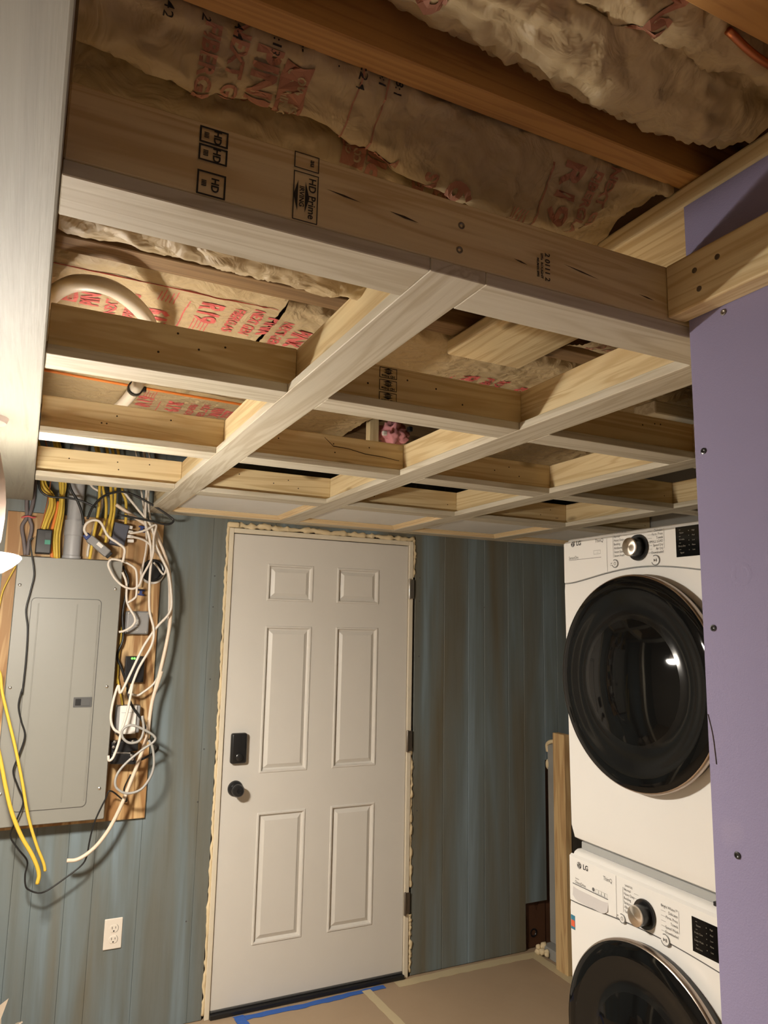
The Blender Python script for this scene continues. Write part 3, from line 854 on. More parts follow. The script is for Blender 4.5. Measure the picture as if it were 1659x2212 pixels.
# cover with raised door field
bm = bmesh.new()
def rr(x0, x1, z0, z1, r, n=6):
    out = []
    for cx, cz, a in ((x1 - r, z1 - r, 0), (x0 + r, z1 - r, 90), (x0 + r, z0 + r, 180), (x1 - r, z0 + r, 270)):
        for k in range(n + 1):
            t_ = math.radians(a + 90 * k / n); out.append((cx + r * math.cos(t_), cz + r * math.sin(t_)))
    return out
def slab_from(pts, y0, y1, bm, inset=0):
    A = [bm.verts.new((x, y0, z)) for x, z in pts]
    cx = sum(p[0] for p in pts) / len(pts); cz = sum(p[1] for p in pts) / len(pts)
    if inset:
        mnx, mxx = min(p[0] for p in pts), max(p[0] for p in pts); mnz, mxz = min(p[1] for p in pts), max(p[1] for p in pts)
        q = [(cx + (x - cx) * (1 - 2 * inset / (mxx - mnx)), cz + (z - cz) * (1 - 2 * inset / (mxz - mnz))) for x, z in pts]
    else: q = pts
    Bv = [bm.verts.new((x, y1, z)) for x, z in q]
    n = len(pts)
    for k in range(n): bm.faces.new((A[k], A[(k + 1) % n], Bv[(k + 1) % n], Bv[k]))
    bm.faces.new(A); bm.faces.new(Bv); return bm
bm = bmesh.new(); slab_from(rr(-.889, -.490, .867, 1.898, .004), -.0925, -.100, bm, .0035)
link_mesh('panel_cover', bm, 'panel_grey', P)
bm = bmesh.new(); slab_from(rr(-.826, -.562, .921, 1.735, .018), -.1002, -.1012, bm)
link_mesh('door_gap', bm, 'dark_grey', P)
bm = bmesh.new(); slab_from(rr(-.8245, -.5635, .9225, 1.7335, .017), -.1013, -.1035, bm, .0015)
pd = link_mesh('panel_door', bm, 'panel_grey', P)
for x in (-.797, -.655, -.572):
    bm = bmesh.new(); add_box(bm, x - .0022, x + .0022, -.1047, -.1036, .945, 1.712, .001); link_mesh('door_rib', bm, 'panel_grey', pd)
bm = bmesh.new(); slab_from(rr(-.640, -.571, 1.305, 1.344, .002), -.1037, -.1062, bm); lt = link_mesh('panel_latch', bm, 'dark_grey', P)
box('latch_recess', (-.633, -.612, -.1068, -.1063, 1.312, 1.338), 'black_plastic', lt)
box('latch_slide', (-.610, -.577, -.1076, -.1063, 1.311, 1.338), 'dark_grey', lt, .0006)
for x, z in ((-.871, 1.782), (-.514, 1.780), (-.871, 1.386), (-.518, 1.384), (-.870, .992), (-.517, .987)):
    lathe('cover_screw', [(.0062, 0), (.006, .002), (.0035, .0038), (0, .0042)], (x, -.1002, z), (0, -1, 0), 'steel', P, 14)

t = thing('conduit', 'grey plastic conduit rising from the top of the breaker panel', 'conduit', (-.69, -.055, 1.9))
lathe('conduit_pipe', [(.0300, 0), (.0300, .62), (0, .62)], (-.690, -.052, 2.00), (0, 0, 1), 'pvc_grey', t, 28, False)
lathe('conduit_coupling', [(.0, 0), (.037, 0), (.037, .012), (.0335, .014), (.0335, .095), (.0365, .097), (.0365, .160), (.031, .160)], (-.690, -.052, 1.8985), (0, 0, 1), 'pvc_grey', t, 28)
t = thing('cable_straps', 'two dark grey flat cables bound with a red tie left of the black box', 'cable', (-.865, -.045, 2.06))
for k, pts in enumerate(([(-.877, -.04, 2.30), (-.876, -.04, 2.13), (-.870, -.045, 2.062), (-.884, -.045, 2.02), (-.872, -.045, 1.96), (-.862, -.045, 1.905)], [(-.851, -.04, 2.30), (-.852, -.04, 2.13), (-.860, -.047, 2.062), (-.848, -.045, 2.02), (-.853, -.047, 1.96), (-.855, -.047, 1.905)])):
    tube('flat_cable', pts, .0075, 'strap_grey', t, 8)
tube('cable_tie', [(-.888, -.052, 2.056), (-.875, -.060, 2.060), (-.862, -.060, 2.062), (-.850, -.058, 2.058), (-.838, -.052, 2.061)], .0035, 'red_tie', t, 6)
t = thing('surge_box', 'black box with a green label standing on top of the breaker panel', 'device', (-.80, -.08, 1.91))
bm = bmesh.new(); add_box(bm, -.829, -.772, -.140, -.085, 1.9085, 2.005, .004, 2); link_mesh('housing', bm, 'black_satin', t)
box('label', (-.797, -.776, -.1412, -.1402, 1.945, 1.963), 'green_label', t, .0003)
box('window', (-.797, -.776, -.1410, -.1402, 1.970, 1.992), 'black_plastic', t, .0003)
def rot_box(name, c, half, ang, mat, parent=None, bev=.003):
    bm = bmesh.new(); add_box(bm, -half[0], half[0], -half[1], half[1], -half[2], half[2], bev, 2)
    bmesh.ops.rotate(bm, verts=bm.verts, matrix=Matrix.Rotation(ang, 3, 'Y')); bmesh.ops.translate(bm, verts=bm.verts, vec=c)
    return link_mesh(name, bm, mat, parent)
t = thing('splitter_box', 'blue-grey network splitter box with white plugs on the plywood top right', 'device', (-.512, -.055, 2.01))
rot_box('housing', (-.512, -.056, 2.012), (.031, .026, .047), math.radians(10), 'blue_grey', t, .004)
for k, z in enumerate((2.047, 2.026, 2.007, 1.988)):
    rot_box('plug', (-.472 + k * .003, -.062, z), (.013, .006, .007), math.radians(8 - 4 * k), 'white_plastic', t, .002)
bmx = bmesh.new()
put(bmx, text_bm('cable\nsplit', .011, 1, .0003), lambda x, y: Vector((-.530 - y * 1.0, -.0835, 2.002 + x)))
t = thing('plug_adapter', 'dark grey plug adapter hanging slanted behind the yellow cables', 'adapter', (-.59, -.12, 1.95))
rot_box('housing', (-.594, -.115, 1.953), (.050, .016, .017), math.radians(38), 'box_grey', t, .005)
rot_box('end_cap', (-.556, -.115, 1.923), (.014, .013, .014), math.radians(38), 'black_plastic', t, .003)
rot_box('blue_sleeve', (-.641, -.118, 1.990), (.012, .011, .012), math.radians(50), 'blue_tie', t, .004)
rot_box('label', (-.590, -.1318, 1.956), (.013, .0006, .007), math.radians(38), 'white_plastic', t, .0003)
t = thing('wall_ring', 'black round pipe opening with a pale collar on the plywood edge', 'pipe', (-.36, -.02, 1.866))
lathe('ring_body', [(.038, 0), (.048, .002), (.049, .030), (.045, .034), (.039, .032), (.037, .010), (0, .008)], (-.360, -.0165, 1.868), (0, -1, 0), 'black_plastic', t, 32)
lathe('ring_collar', [(.040, .0), (.052, 0), (.052, .006), (.042, .008)], (-.358, -.0168, 1.862), (0, -1, 0), 'white_plastic', t, 32, False)
t = thing('junction_box', 'grey square junction box screwed to the plywood right of the panel', 'box', (-.41, -.04, 1.64))
bm = bmesh.new(); add_box(bm, -.458, -.363, -.062, -.0165, 1.594, 1.692, .008, 3); link_mesh('housing', bm, 'box_grey', t)
bm = bmesh.new(); add_box(bm, -.455, -.366, -.068, -.0625, 1.597, 1.689, .005, 3); cv = link_mesh('cover', bm, 'box_grey', t)
for x, z in ((-.373, 1.682), (-.448, 1.682), (-.373, 1.604), (-.448, 1.604)):
    lathe('screw', [(.005, 0), (.0045, .002), (0, .0025)], (x, -.0682, z), (0, -1, 0), 'steel', cv, 12)
bmx = bmesh.new()
put(bmx, text_bm('1 3/8', .017, 1, .0006), lambda x, y: Vector((-.412 - y, -.0687, 1.640 + x)))
put(bmx, ring_bm(.0035, .005), lambda x, y: Vector((-.409 + x, -.0687, 1.672 + y)))
put(bmx, ring_bm(.0035, .005), lambda x, y: Vector((-.412 + x, -.0687, 1.615 + y)))
link_mesh('marking', bmx, 'print_white', cv)
t = thing('network_box', 'black network box with lit green lights on the plywood', 'device', (-.405, -.035, 1.45))
bm = bmesh.new(); add_box(bm, -.446, -.368, -.052, -.0165, 1.394, 1.503, .004, 2); link_mesh('housing', bm, 'black_satin', t)
for x in (-.421, -.411):
    lathe('indicator', [(.0045, 0), (.0035, .0018), (0, .002)], (x, -.0522, 1.494), (0, -1, 0), 'green_led', t, 10)
bmx = bmesh.new(); put(bmx, text_bm('ON LAN', .007, 1, 0), lambda x, y: Vector((-.392 + x, -.0527, 1.489 + y))); link_mesh('marking', bmx, 'print_grey', t)
t = thing('power_supply', 'white power box with grey sides low on the plywood', 'device', (-.425, -.06, 1.24))
bm = bmesh.new(); add_box(bm, -.470, -.376, -.075, -.0165, 1.192, 1.302, .004, 2); link_mesh('housing', bm, 'box_grey', t)
bm = bmesh.new(); add_box(bm, -.458, -.392, -.086, -.0755, 1.190, 1.304, .003, 2); f_ = link_mesh('front_cover', bm, 'white_plastic', t)
bm = bmesh.new(); add_box(bm, -.452, -.398, -.0868, -.0862, 1.276, 1.2768); link_mesh('seam', bm, 'dark_grey', f_)
t = thing('amplifier', 'black signal amplifier with silver connectors under the white power box', 'device', (-.43, -.06, 1.10))
rot_box('bracket', (-.428, -.050, 1.140), (.052, .030, .022), math.radians(-3), 'black_plastic', t, .003)
rot_box('housing', (-.434, -.068, 1.094), (.048, .034, .020), math.radians(4), 'black_satin', t, .003)
rot_box('top_plate', (-.440, -.072, 1.1175), (.034, .022, .003), math.radians(4), 'steel', t, .001)
for x, z in ((-.474, 1.142), (-.471, 1.162), (-.404, 1.108), (-.400, 1.094), (-.400, 1.160)):
    lathe('connector', [(.0, .016), (.004, .016), (.004, .010), (.0058, .010), (.0058, 0)], (x, -.104 if z < 1.12 else -.082, z), (0, -1, 0), 'steel', t, 10)
for x, z, r in ((-.402, 1.772, 0), (-.417, 2.045, 0)):
    t = thing('cable_clip', 'dark blue clip fixing a white cable to the plywood, ' + ('above the junction box' if z < 2 else 'beside the splitter box'), 'clip', (x, -.03, z))
    rot_box('clip_bar', (x, -.040, z + .010), (.014, .006, .0035), .1, 'blue_tie', t, .001)
    rot_box('clip_bar', (x, -.040, z - .010), (.013, .006, .0035), .1, 'blue_tie', t, .001)
    rot_box('clip_bridge', (x - .002, -.0475, z), (.006, .0012, .012), .1, 'blue_tie', t, .0005)

WIRES = [
 ('black_cable', 'long thin black cord wandering down the front of the grey breaker panel', 'cord', 'wire_black', 0.0032, [[-0.839, -0.13, 1.968], [-0.849, -0.13, 1.956], [-0.845, -0.13, 1.93], [-0.838, -0.13, 1.898], [-0.824, -0.13, 1.825], [-0.831, -0.13, 1.76], [-0.841, -0.13, 1.686], [-0.83, -0.13, 1.619], [-0.826, -0.13, 1.547], [-0.825, -0.13, 1.462], [-0.827, -0.13, 1.369], [-0.828, -0.13, 1.383], [-0.836, -0.13, 1.322], [-0.822, -0.13, 1.264], [-0.804, -0.13, 1.207], [-0.819, -0.13, 1.134], [-0.833, -0.13, 1.08], [-0.814, -0.13, 1.027], [-0.789, -0.13, 0.966], [-0.803, -0.13, 0.908], [-0.822, -0.1, 0.84], [-0.793, -0.1, 0.79], [-0.756, -0.1, 0.74], [-0.759, -0.1, 0.694], [-0.755, -0.1, 0.656], [-0.744, -0.1, 0.638], [-0.71, -0.1, 0.621], [-0.678, -0.1, 0.625], [-0.619, -0.1, 0.661], [-0.563, -0.1, 0.701], [-0.545, -0.1, 0.733], [-0.539, -0.1, 0.785], [-0.531, -0.1, 0.837], [-0.517, -0.1, 0.884], [-0.491, -0.1, 0.944], [-0.473, -0.1, 0.974], [-0.406, -0.045, 0.916], [-0.406, -0.045, 0.94], [-0.415, -0.045, 0.968], [-0.393, -0.045, 1.022]], None),
 ('yellow_cable', 'yellow cable hanging on the right of the two in front of the panel', 'cable', 'wire_yellow', 0.0056, [[-0.936, -0.2, 1.488], [-0.908, -0.2, 1.445], [-0.895, -0.2, 1.377], [-0.864, -0.2, 1.274], [-0.834, -0.2, 1.176], [-0.799, -0.2, 1.048], [-0.77, -0.2, 0.929], [-0.733, -0.2, 0.823], [-0.704, -0.2, 0.758], [-0.695, -0.2, 0.726]], None),
 ('yellow_cable', 'yellow cable hanging on the left of the two in front of the panel', 'cable', 'wire_yellow', 0.0073, [[-0.913, -0.22, 1.245], [-0.881, -0.22, 1.144], [-0.852, -0.22, 1.035], [-0.826, -0.22, 0.951], [-0.788, -0.22, 0.866], [-0.742, -0.22, 0.788], [-0.717, -0.22, 0.728], [-0.719, -0.22, 0.69]], None),
 ('yellow_cable', 'thin yellow cable edging the plywood at far left above the lamp shade', 'cable', 'wire_yellow', 0.0034, [[-0.893, -0.04, 1.859], [-0.913, -0.04, 1.809], [-0.93, -0.04, 1.759], [-0.936, -0.04, 1.712], [-0.94, -0.04, 1.662]], None),
 ('yellow_cable', 'yellow cable bending left above the black box, left strand', 'cable', 'wire_yellow', 0.0065, [[-0.874, -0.1, 2.368], [-0.856, -0.1, 2.306], [-0.845, -0.1, 2.249], [-0.831, -0.1, 2.187], [-0.804, -0.1, 2.154], [-0.789, -0.1, 2.128], [-0.793, -0.1, 2.089], [-0.806, -0.1, 2.04], [-0.815, -0.1, 1.992], [-0.812, -0.1, 1.954]], None),
 ('yellow_cable', 'yellow cable bending above the black box, middle strand', 'cable', 'wire_yellow', 0.0065, [[-0.865, -0.118, 2.365], [-0.847, -0.118, 2.304], [-0.836, -0.118, 2.247], [-0.822, -0.118, 2.185], [-0.795, -0.118, 2.152], [-0.783, -0.118, 2.126], [-0.784, -0.118, 2.088], [-0.797, -0.118, 2.039], [-0.806, -0.118, 1.991], [-0.803, -0.118, 1.953]], None),
 ('yellow_cable', 'yellow cable bending above the black box, right strand', 'cable', 'wire_yellow', 0.0065, [[-0.856, -0.095, 2.371], [-0.837, -0.095, 2.309], [-0.826, -0.095, 2.252], [-0.812, -0.095, 2.19], [-0.785, -0.095, 2.156], [-0.776, -0.095, 2.13], [-0.773, -0.095, 2.092], [-0.787, -0.095, 2.042], [-0.796, -0.095, 1.994], [-0.793, -0.095, 1.956]], None),
 ('yellow_cable', 'straight yellow cable beside the grey conduit, left strand', 'cable', 'wire_yellow', 0.0065, [[-0.796, -0.09, 2.38], [-0.778, -0.09, 2.318], [-0.767, -0.09, 2.26], [-0.757, -0.09, 2.197], [-0.751, -0.09, 2.153], [-0.753, -0.09, 2.085], [-0.763, -0.09, 1.997], [-0.76, -0.09, 1.949], [-0.752, -0.09, 1.894]], None),
 ('yellow_cable', 'straight yellow cable beside the grey conduit, middle strand', 'cable', 'wire_yellow', 0.0065, [[-0.788, -0.105, 2.378], [-0.77, -0.105, 2.316], [-0.758, -0.105, 2.258], [-0.748, -0.105, 2.195], [-0.747, -0.105, 2.151], [-0.746, -0.105, 2.083], [-0.754, -0.105, 1.996], [-0.752, -0.105, 1.948], [-0.746, -0.105, 1.894]], None),
 ('yellow_cable', 'straight yellow cable beside the grey conduit, right strand', 'cable', 'wire_yellow', 0.0065, [[-0.78, -0.09, 2.382], [-0.761, -0.09, 2.32], [-0.75, -0.09, 2.261], [-0.739, -0.09, 2.198], [-0.743, -0.09, 2.154], [-0.739, -0.09, 2.086], [-0.745, -0.09, 1.998], [-0.744, -0.09, 1.95], [-0.739, -0.09, 1.895]], None),
 ('yellow_cable', 'yellow cable right of the conduit reaching down to the panel top', 'cable', 'wire_yellow', 0.006, [[-0.644, -0.12, 2.393], [-0.626, -0.12, 2.33], [-0.614, -0.12, 2.271], [-0.608, -0.12, 2.197], [-0.605, -0.12, 2.103], [-0.616, -0.12, 1.995], [-0.624, -0.12, 1.897]], None),
 ('yellow_cable', 'yellow cable curving behind the grey plug adapter', 'cable', 'wire_yellow', 0.006, [[-0.634, -0.1, 2.399], [-0.615, -0.1, 2.335], [-0.604, -0.1, 2.276], [-0.592, -0.1, 2.192], [-0.577, -0.1, 2.143], [-0.574, -0.1, 2.069], [-0.591, -0.1, 1.998]], None),
 ('yellow_cable', 'yellow cable running down to the left of the blue-grey box', 'cable', 'wire_yellow', 0.006, [[-0.601, -0.11, 2.401], [-0.583, -0.11, 2.337], [-0.571, -0.11, 2.278], [-0.563, -0.11, 2.201], [-0.554, -0.11, 2.109], [-0.563, -0.11, 2.029], [-0.567, -0.11, 1.97]], None),
 ('yellow_cable', 'yellow cable passing just behind the blue-grey box', 'cable', 'wire_yellow', 0.006, [[-0.58, -0.1, 2.406], [-0.561, -0.1, 2.342], [-0.55, -0.1, 2.282], [-0.544, -0.1, 2.204], [-0.542, -0.1, 2.111], [-0.549, -0.1, 2.021], [-0.552, -0.1, 1.991]], None),
 ('yellow_cable', 'short yellow cable ending on top of the blue-grey box', 'cable', 'wire_yellow', 0.006, [[-0.558, -0.09, 2.411], [-0.539, -0.09, 2.347], [-0.527, -0.09, 2.286], [-0.514, -0.09, 2.196], [-0.497, -0.09, 2.152], [-0.493, -0.09, 2.097], [-0.491, -0.09, 2.057]], None),
 ('orange_cable', 'orange cable between the yellow strands left of the conduit', 'cable', 'wire_orange', 0.007, [[-0.758, -0.085, 2.129], [-0.763, -0.085, 2.075], [-0.774, -0.085, 2.001], [-0.774, -0.085, 1.953], [-0.762, -0.085, 1.894]], None),
 ('copper_wire', 'thin copper ground wire hanging above the black box', 'wire', 'copper', 0.0022, [[-0.828, -0.11, 2.371], [-0.809, -0.11, 2.31], [-0.798, -0.11, 2.252], [-0.795, -0.11, 2.199], [-0.799, -0.11, 2.131], [-0.808, -0.11, 2.058], [-0.818, -0.11, 2.005]], None),
 ('white_cable', 'thick white cable whose cut end curls below the plywood', 'cable', 'wire_cream', 0.0077, [[-0.538, -0.11, 2.133], [-0.483, -0.11, 2.1], [-0.424, -0.11, 2.065], [-0.383, -0.11, 2.032], [-0.34, -0.11, 1.965], [-0.304, -0.11, 1.866], [-0.287, -0.11, 1.752], [-0.286, -0.11, 1.628], [-0.306, -0.11, 1.481], [-0.329, -0.11, 1.357], [-0.306, -0.11, 1.444], [-0.336, -0.11, 1.325], [-0.346, -0.11, 1.198], [-0.353, -0.11, 1.161], [-0.379, -0.11, 1.07], [-0.406, -0.11, 0.989], [-0.428, -0.11, 0.923], [-0.466, -0.11, 0.838], [-0.506, -0.11, 0.78], [-0.546, -0.11, 0.745], [-0.583, -0.11, 0.728], [-0.617, -0.11, 0.729]], None),
 ('white_cable', 'white cable crossing diagonally from loop at right toward the panel side', 'cable', 'wire_white', 0.0052, [[-0.517, -0.14, 2.188], [-0.45, -0.14, 2.114], [-0.394, -0.14, 2.049], [-0.369, -0.14, 1.97], [-0.331, -0.14, 1.898], [-0.308, -0.14, 1.849], [-0.289, -0.14, 1.736], [-0.298, -0.14, 1.682], [-0.342, -0.14, 1.627], [-0.389, -0.14, 1.55], [-0.428, -0.14, 1.455], [-0.467, -0.14, 1.362], [-0.478, -0.14, 1.391], [-0.494, -0.14, 1.327], [-0.498, -0.14, 1.263], [-0.484, -0.14, 1.221], [-0.456, -0.14, 1.202]], None),
 ('white_cable', 'white cable looped in front of the black wall ring', 'cable', 'wire_white', 0.0047, [[-0.481, -0.16, 2.01], [-0.447, -0.16, 2.017], [-0.414, -0.16, 2.03], [-0.377, -0.16, 2.053], [-0.383, -0.16, 1.997], [-0.383, -0.16, 1.918], [-0.416, -0.16, 1.838], [-0.427, -0.16, 1.799], [-0.453, -0.16, 1.781], [-0.491, -0.16, 1.791], [-0.523, -0.16, 1.818], [-0.545, -0.16, 1.851], [-0.555, -0.16, 1.879], [-0.542, -0.16, 1.898], [-0.498, -0.16, 1.892], [-0.455, -0.16, 1.87], [-0.441, -0.16, 1.842], [-0.436, -0.16, 1.76], [-0.446, -0.16, 1.74], [-0.47, -0.16, 1.722]], None),
 ('white_cable', 'white cable arching over the grey plug adapter beside the conduit', 'cable', 'wire_white', 0.0053, [[-0.645, -0.19, 1.985], [-0.658, -0.19, 2.008], [-0.651, -0.19, 2.035], [-0.625, -0.19, 2.05], [-0.598, -0.19, 2.041], [-0.568, -0.19, 1.991], [-0.53, -0.19, 1.965], [-0.501, -0.19, 1.943], [-0.499, -0.19, 1.914], [-0.503, -0.19, 1.885]], None),
 ('white_cable', 'white cable leaving the lowest jack of the blue-grey box', 'cable', 'wire_white', 0.0047, [[-0.467, -0.085, 2.006], [-0.411, -0.085, 1.993], [-0.37, -0.085, 1.96], [-0.327, -0.085, 1.907], [-0.299, -0.085, 1.837], [-0.288, -0.085, 1.702], [-0.288, -0.085, 1.529], [-0.321, -0.085, 1.407], [-0.377, -0.085, 1.353], [-0.4, -0.085, 1.345], [-0.424, -0.085, 1.353]], None),
 ('white_cable', 'white cable passing straight over the black wall ring down to the lower black bracket', 'cable', 'wire_white', 0.0052, [[-0.46, -0.15, 2.411], [-0.441, -0.15, 2.346], [-0.43, -0.15, 2.286], [-0.424, -0.15, 2.191], [-0.42, -0.15, 2.065], [-0.399, -0.15, 1.997], [-0.386, -0.15, 1.919], [-0.386, -0.15, 1.82], [-0.379, -0.15, 1.699], [-0.356, -0.15, 1.617], [-0.361, -0.15, 1.55], [-0.407, -0.15, 1.455], [-0.436, -0.15, 1.358], [-0.425, -0.15, 1.396], [-0.438, -0.15, 1.285], [-0.454, -0.15, 1.217], [-0.463, -0.15, 1.163], [-0.479, -0.15, 1.112], [-0.494, -0.15, 1.101], [-0.498, -0.15, 1.12]], None),
 ('white_cable', 'white cable snaking down beside the grey junction box', 'cable', 'wire_white', 0.0047, [[-0.494, -0.13, 1.85], [-0.475, -0.13, 1.803], [-0.467, -0.13, 1.726], [-0.432, -0.13, 1.664], [-0.437, -0.13, 1.633], [-0.466, -0.13, 1.611], [-0.49, -0.13, 1.604]], None),
 ('white_cable', 'white cable hanging close to the plywood at the right of the blue tie', 'cable', 'wire_white', 0.0043, [[-0.483, -0.06, 2.428], [-0.464, -0.06, 2.362], [-0.452, -0.06, 2.3], [-0.427, -0.06, 2.178], [-0.407, -0.06, 2.067], [-0.396, -0.06, 1.976], [-0.406, -0.06, 1.874], [-0.413, -0.06, 1.793]], None),
 ('white_cable', 'white cable slanting down from the ceiling beside the tall yellow ones', 'cable', 'wire_white', 0.0052, [[-0.659, -0.08, 2.243], [-0.633, -0.08, 2.203], [-0.604, -0.08, 2.184], [-0.591, -0.08, 2.14], [-0.605, -0.08, 2.074], [-0.628, -0.08, 1.959], [-0.631, -0.08, 1.909]], None),
 ('white_cable', 'slack white cable along the right edge of the plywood', 'cable', 'wire_white', 0.0043, [[-0.431, -0.07, 2.432], [-0.411, -0.07, 2.366], [-0.4, -0.07, 2.304], [-0.404, -0.07, 2.179], [-0.385, -0.07, 2.078], [-0.351, -0.07, 2.019], [-0.322, -0.07, 1.949], [-0.308, -0.07, 1.914], [-0.316, -0.07, 1.852], [-0.348, -0.07, 1.886], [-0.363, -0.07, 1.901]], None),
 ('grey_cable', 'grey cable making a wide loop below the white box', 'cable', 'wire_grey', 0.005, [[-0.382, -0.175, 1.272], [-0.373, -0.175, 1.217], [-0.386, -0.175, 1.176], [-0.422, -0.175, 1.168], [-0.45, -0.175, 1.188], [-0.454, -0.175, 1.22], [-0.422, -0.175, 1.237], [-0.371, -0.175, 1.217], [-0.33, -0.175, 1.19], [-0.33, -0.175, 1.169], [-0.379, -0.175, 1.135], [-0.434, -0.175, 1.089], [-0.464, -0.175, 1.046], [-0.463, -0.175, 1.002], [-0.422, -0.175, 0.976], [-0.369, -0.175, 0.986], [-0.334, -0.175, 1.033], [-0.324, -0.175, 1.086], [-0.334, -0.175, 1.146], [-0.35, -0.175, 1.175]], None),
 ('black_cable', 'black cable crossing above the panel from the ledger to the yellow cables', 'cable', 'wire_black', 0.0045, [[-0.841, -0.17, 2.217], [-0.835, -0.17, 2.171], [-0.821, -0.17, 2.146], [-0.788, -0.17, 2.133], [-0.719, -0.17, 2.134], [-0.665, -0.17, 2.123], [-0.619, -0.17, 2.105]], None),
 ('black_cable', 'black cable making a big loop out past the corner of the plywood', 'cable', 'wire_black', 0.0045, [[-0.649, -0.18, 2.053], [-0.633, -0.18, 2.102], [-0.601, -0.18, 2.147], [-0.561, -0.18, 2.17], [-0.516, -0.18, 2.178], [-0.459, -0.18, 2.162], [-0.391, -0.18, 2.129], [-0.331, -0.18, 2.094], [-0.31, -0.18, 2.075], [-0.324, -0.18, 2.059], [-0.357, -0.18, 2.057], [-0.415, -0.18, 2.067], [-0.537, -0.18, 2.082]], None),
 ('black_cable', 'black cable running down behind the conduit coupling', 'cable', 'wire_black', 0.005, [[-0.77, -0.17, 2.366], [-0.752, -0.17, 2.305], [-0.741, -0.17, 2.248], [-0.722, -0.17, 2.177], [-0.692, -0.17, 2.127], [-0.67, -0.17, 2.076], [-0.66, -0.17, 2.029]], None),
 ('black_cable', 'black cable hidden behind the white ones along the panel edge', 'cable', 'wire_black', 0.005, [[-0.485, -0.05, 1.88], [-0.459, -0.05, 1.822], [-0.466, -0.05, 1.747], [-0.472, -0.05, 1.673], [-0.463, -0.05, 1.575], [-0.481, -0.05, 1.507], [-0.459, -0.05, 1.45], [-0.433, -0.05, 1.382], [-0.435, -0.1, 1.359], [-0.413, -0.1, 1.302], [-0.361, -0.1, 1.23], [-0.343, -0.1, 1.168], [-0.301, -0.1, 1.138], [-0.316, -0.1, 1.111], [-0.388, -0.1, 1.078]], None),
 ('yellow_cable', 'thin yellow cable tucked behind the panel edge low on the plywood', 'cable', 'wire_yellow', 0.0043, [[-0.47, -0.04, 1.624], [-0.474, -0.04, 1.478], [-0.472, -0.04, 1.392], [-0.473, -0.04, 1.412], [-0.455, -0.04, 1.345], [-0.445, -0.04, 1.302]], None),
]

for name, label, cat, mat, r, pts, grp in WIRES:
    o = tube(name, pts, r, mat, None, 8, 6)
    tag(o, label, cat, grp)

# wall outlet
t = thing('wall_outlet', 'white duplex outlet on the blue wall below the breaker panel', 'outlet', (-.413, -.002, .397))
bm = bmesh.new(); add_box(bm, -.448, -.378, -.0065, -.0002, .340, .456, .003, 2); link_mesh('cover_plate', bm, 'outlet_white', t)
for z in (.4175, .3765):
    bm = bmesh.new()
    pts = []
    for k in range(28):
        a = 2 * math.pi * k / 28; pts.append((-.411 + .0172 * math.cos(a), z + max(-.0145, min(.0145, .0172 * math.sin(a)))))
    slab_from(pts, -.0066, -.0085, bm, .001)
    rc = link_mesh('receptacle', bm, 'outlet_white', t)
    bmx = bmesh.new()
    put(bmx, rect_bm(-.0078, -.0056, -.001, .0085), lambda x, y: Vector((-.411 + x, -.0087, z + y)))
    put(bmx, rect_bm(.0056, .0076, .000, .0078), lambda x, y: Vector((-.411 + x, -.0087, z + y)))
    put(bmx, ring_bm(0.0001, .0030), lambda x, y: Vector((-.411 + x, -.0087, z - .0085 + y)))
    link_mesh('slots', bmx, 'ink_black', rc)
    bmx = bmesh.new(); put(bmx, ring_bm(.0172, .0182, -55, 55), lambda x, y: Vector((-.411 + x, -.0068, z + y))); link_mesh('receptacle_edge', bmx, 'print_grey', rc)

# open carton at the bottom left corner
t = thing('carton', 'corner of an open carton with raised flaps at the bottom left', 'box', (-.95, -.35, 0))
def flap(name, quad, mat, th=.004):
    bm = bmesh.new(); q = [Vector(p) for p in quad]; n = (q[1] - q[0]).cross(q[2] - q[0]).normalized() * th
    A = [bm.verts.new(p) for p in q]; Bv = [bm.verts.new(p + n) for p in q]
    k = len(q)
    for i in range(k): bm.faces.new((A[i], A[(i + 1) % k], Bv[(i + 1) % k], Bv[i]))
    bm.faces.new(A); bm.faces.new(Bv); return link_mesh(name, bm, mat, t)
flap('side_panel', [(-1.15, -.42, .002), (-.80, -.42, .002), (-.80, -.42, .30), (-1.15, -.42, .30)], 'carton')
flap('side_panel', [(-.802, -.415, .002), (-.802, -.12, .002), (-.802, -.12, .24), (-.802, -.415, .30)], 'carton')
flap('side_panel', [(-1.15, -.13, .002), (-.806, -.13, .002), (-.806, -.13, .24), (-1.15, -.13, .24)], 'carton')
flap('lid_flap', [(-1.10, -.425, .303), (-.815, -.425, .303), (-.784, -.40, .394), (-.81, -.39, .372), (-1.10, -.38, .33)], 'carton')
flap('lid_flap', [(-.799, -.40, .28), (-.799, -.20, .20), (-.744, -.22, .232), (-.735, -.38, .305)], 'carton')

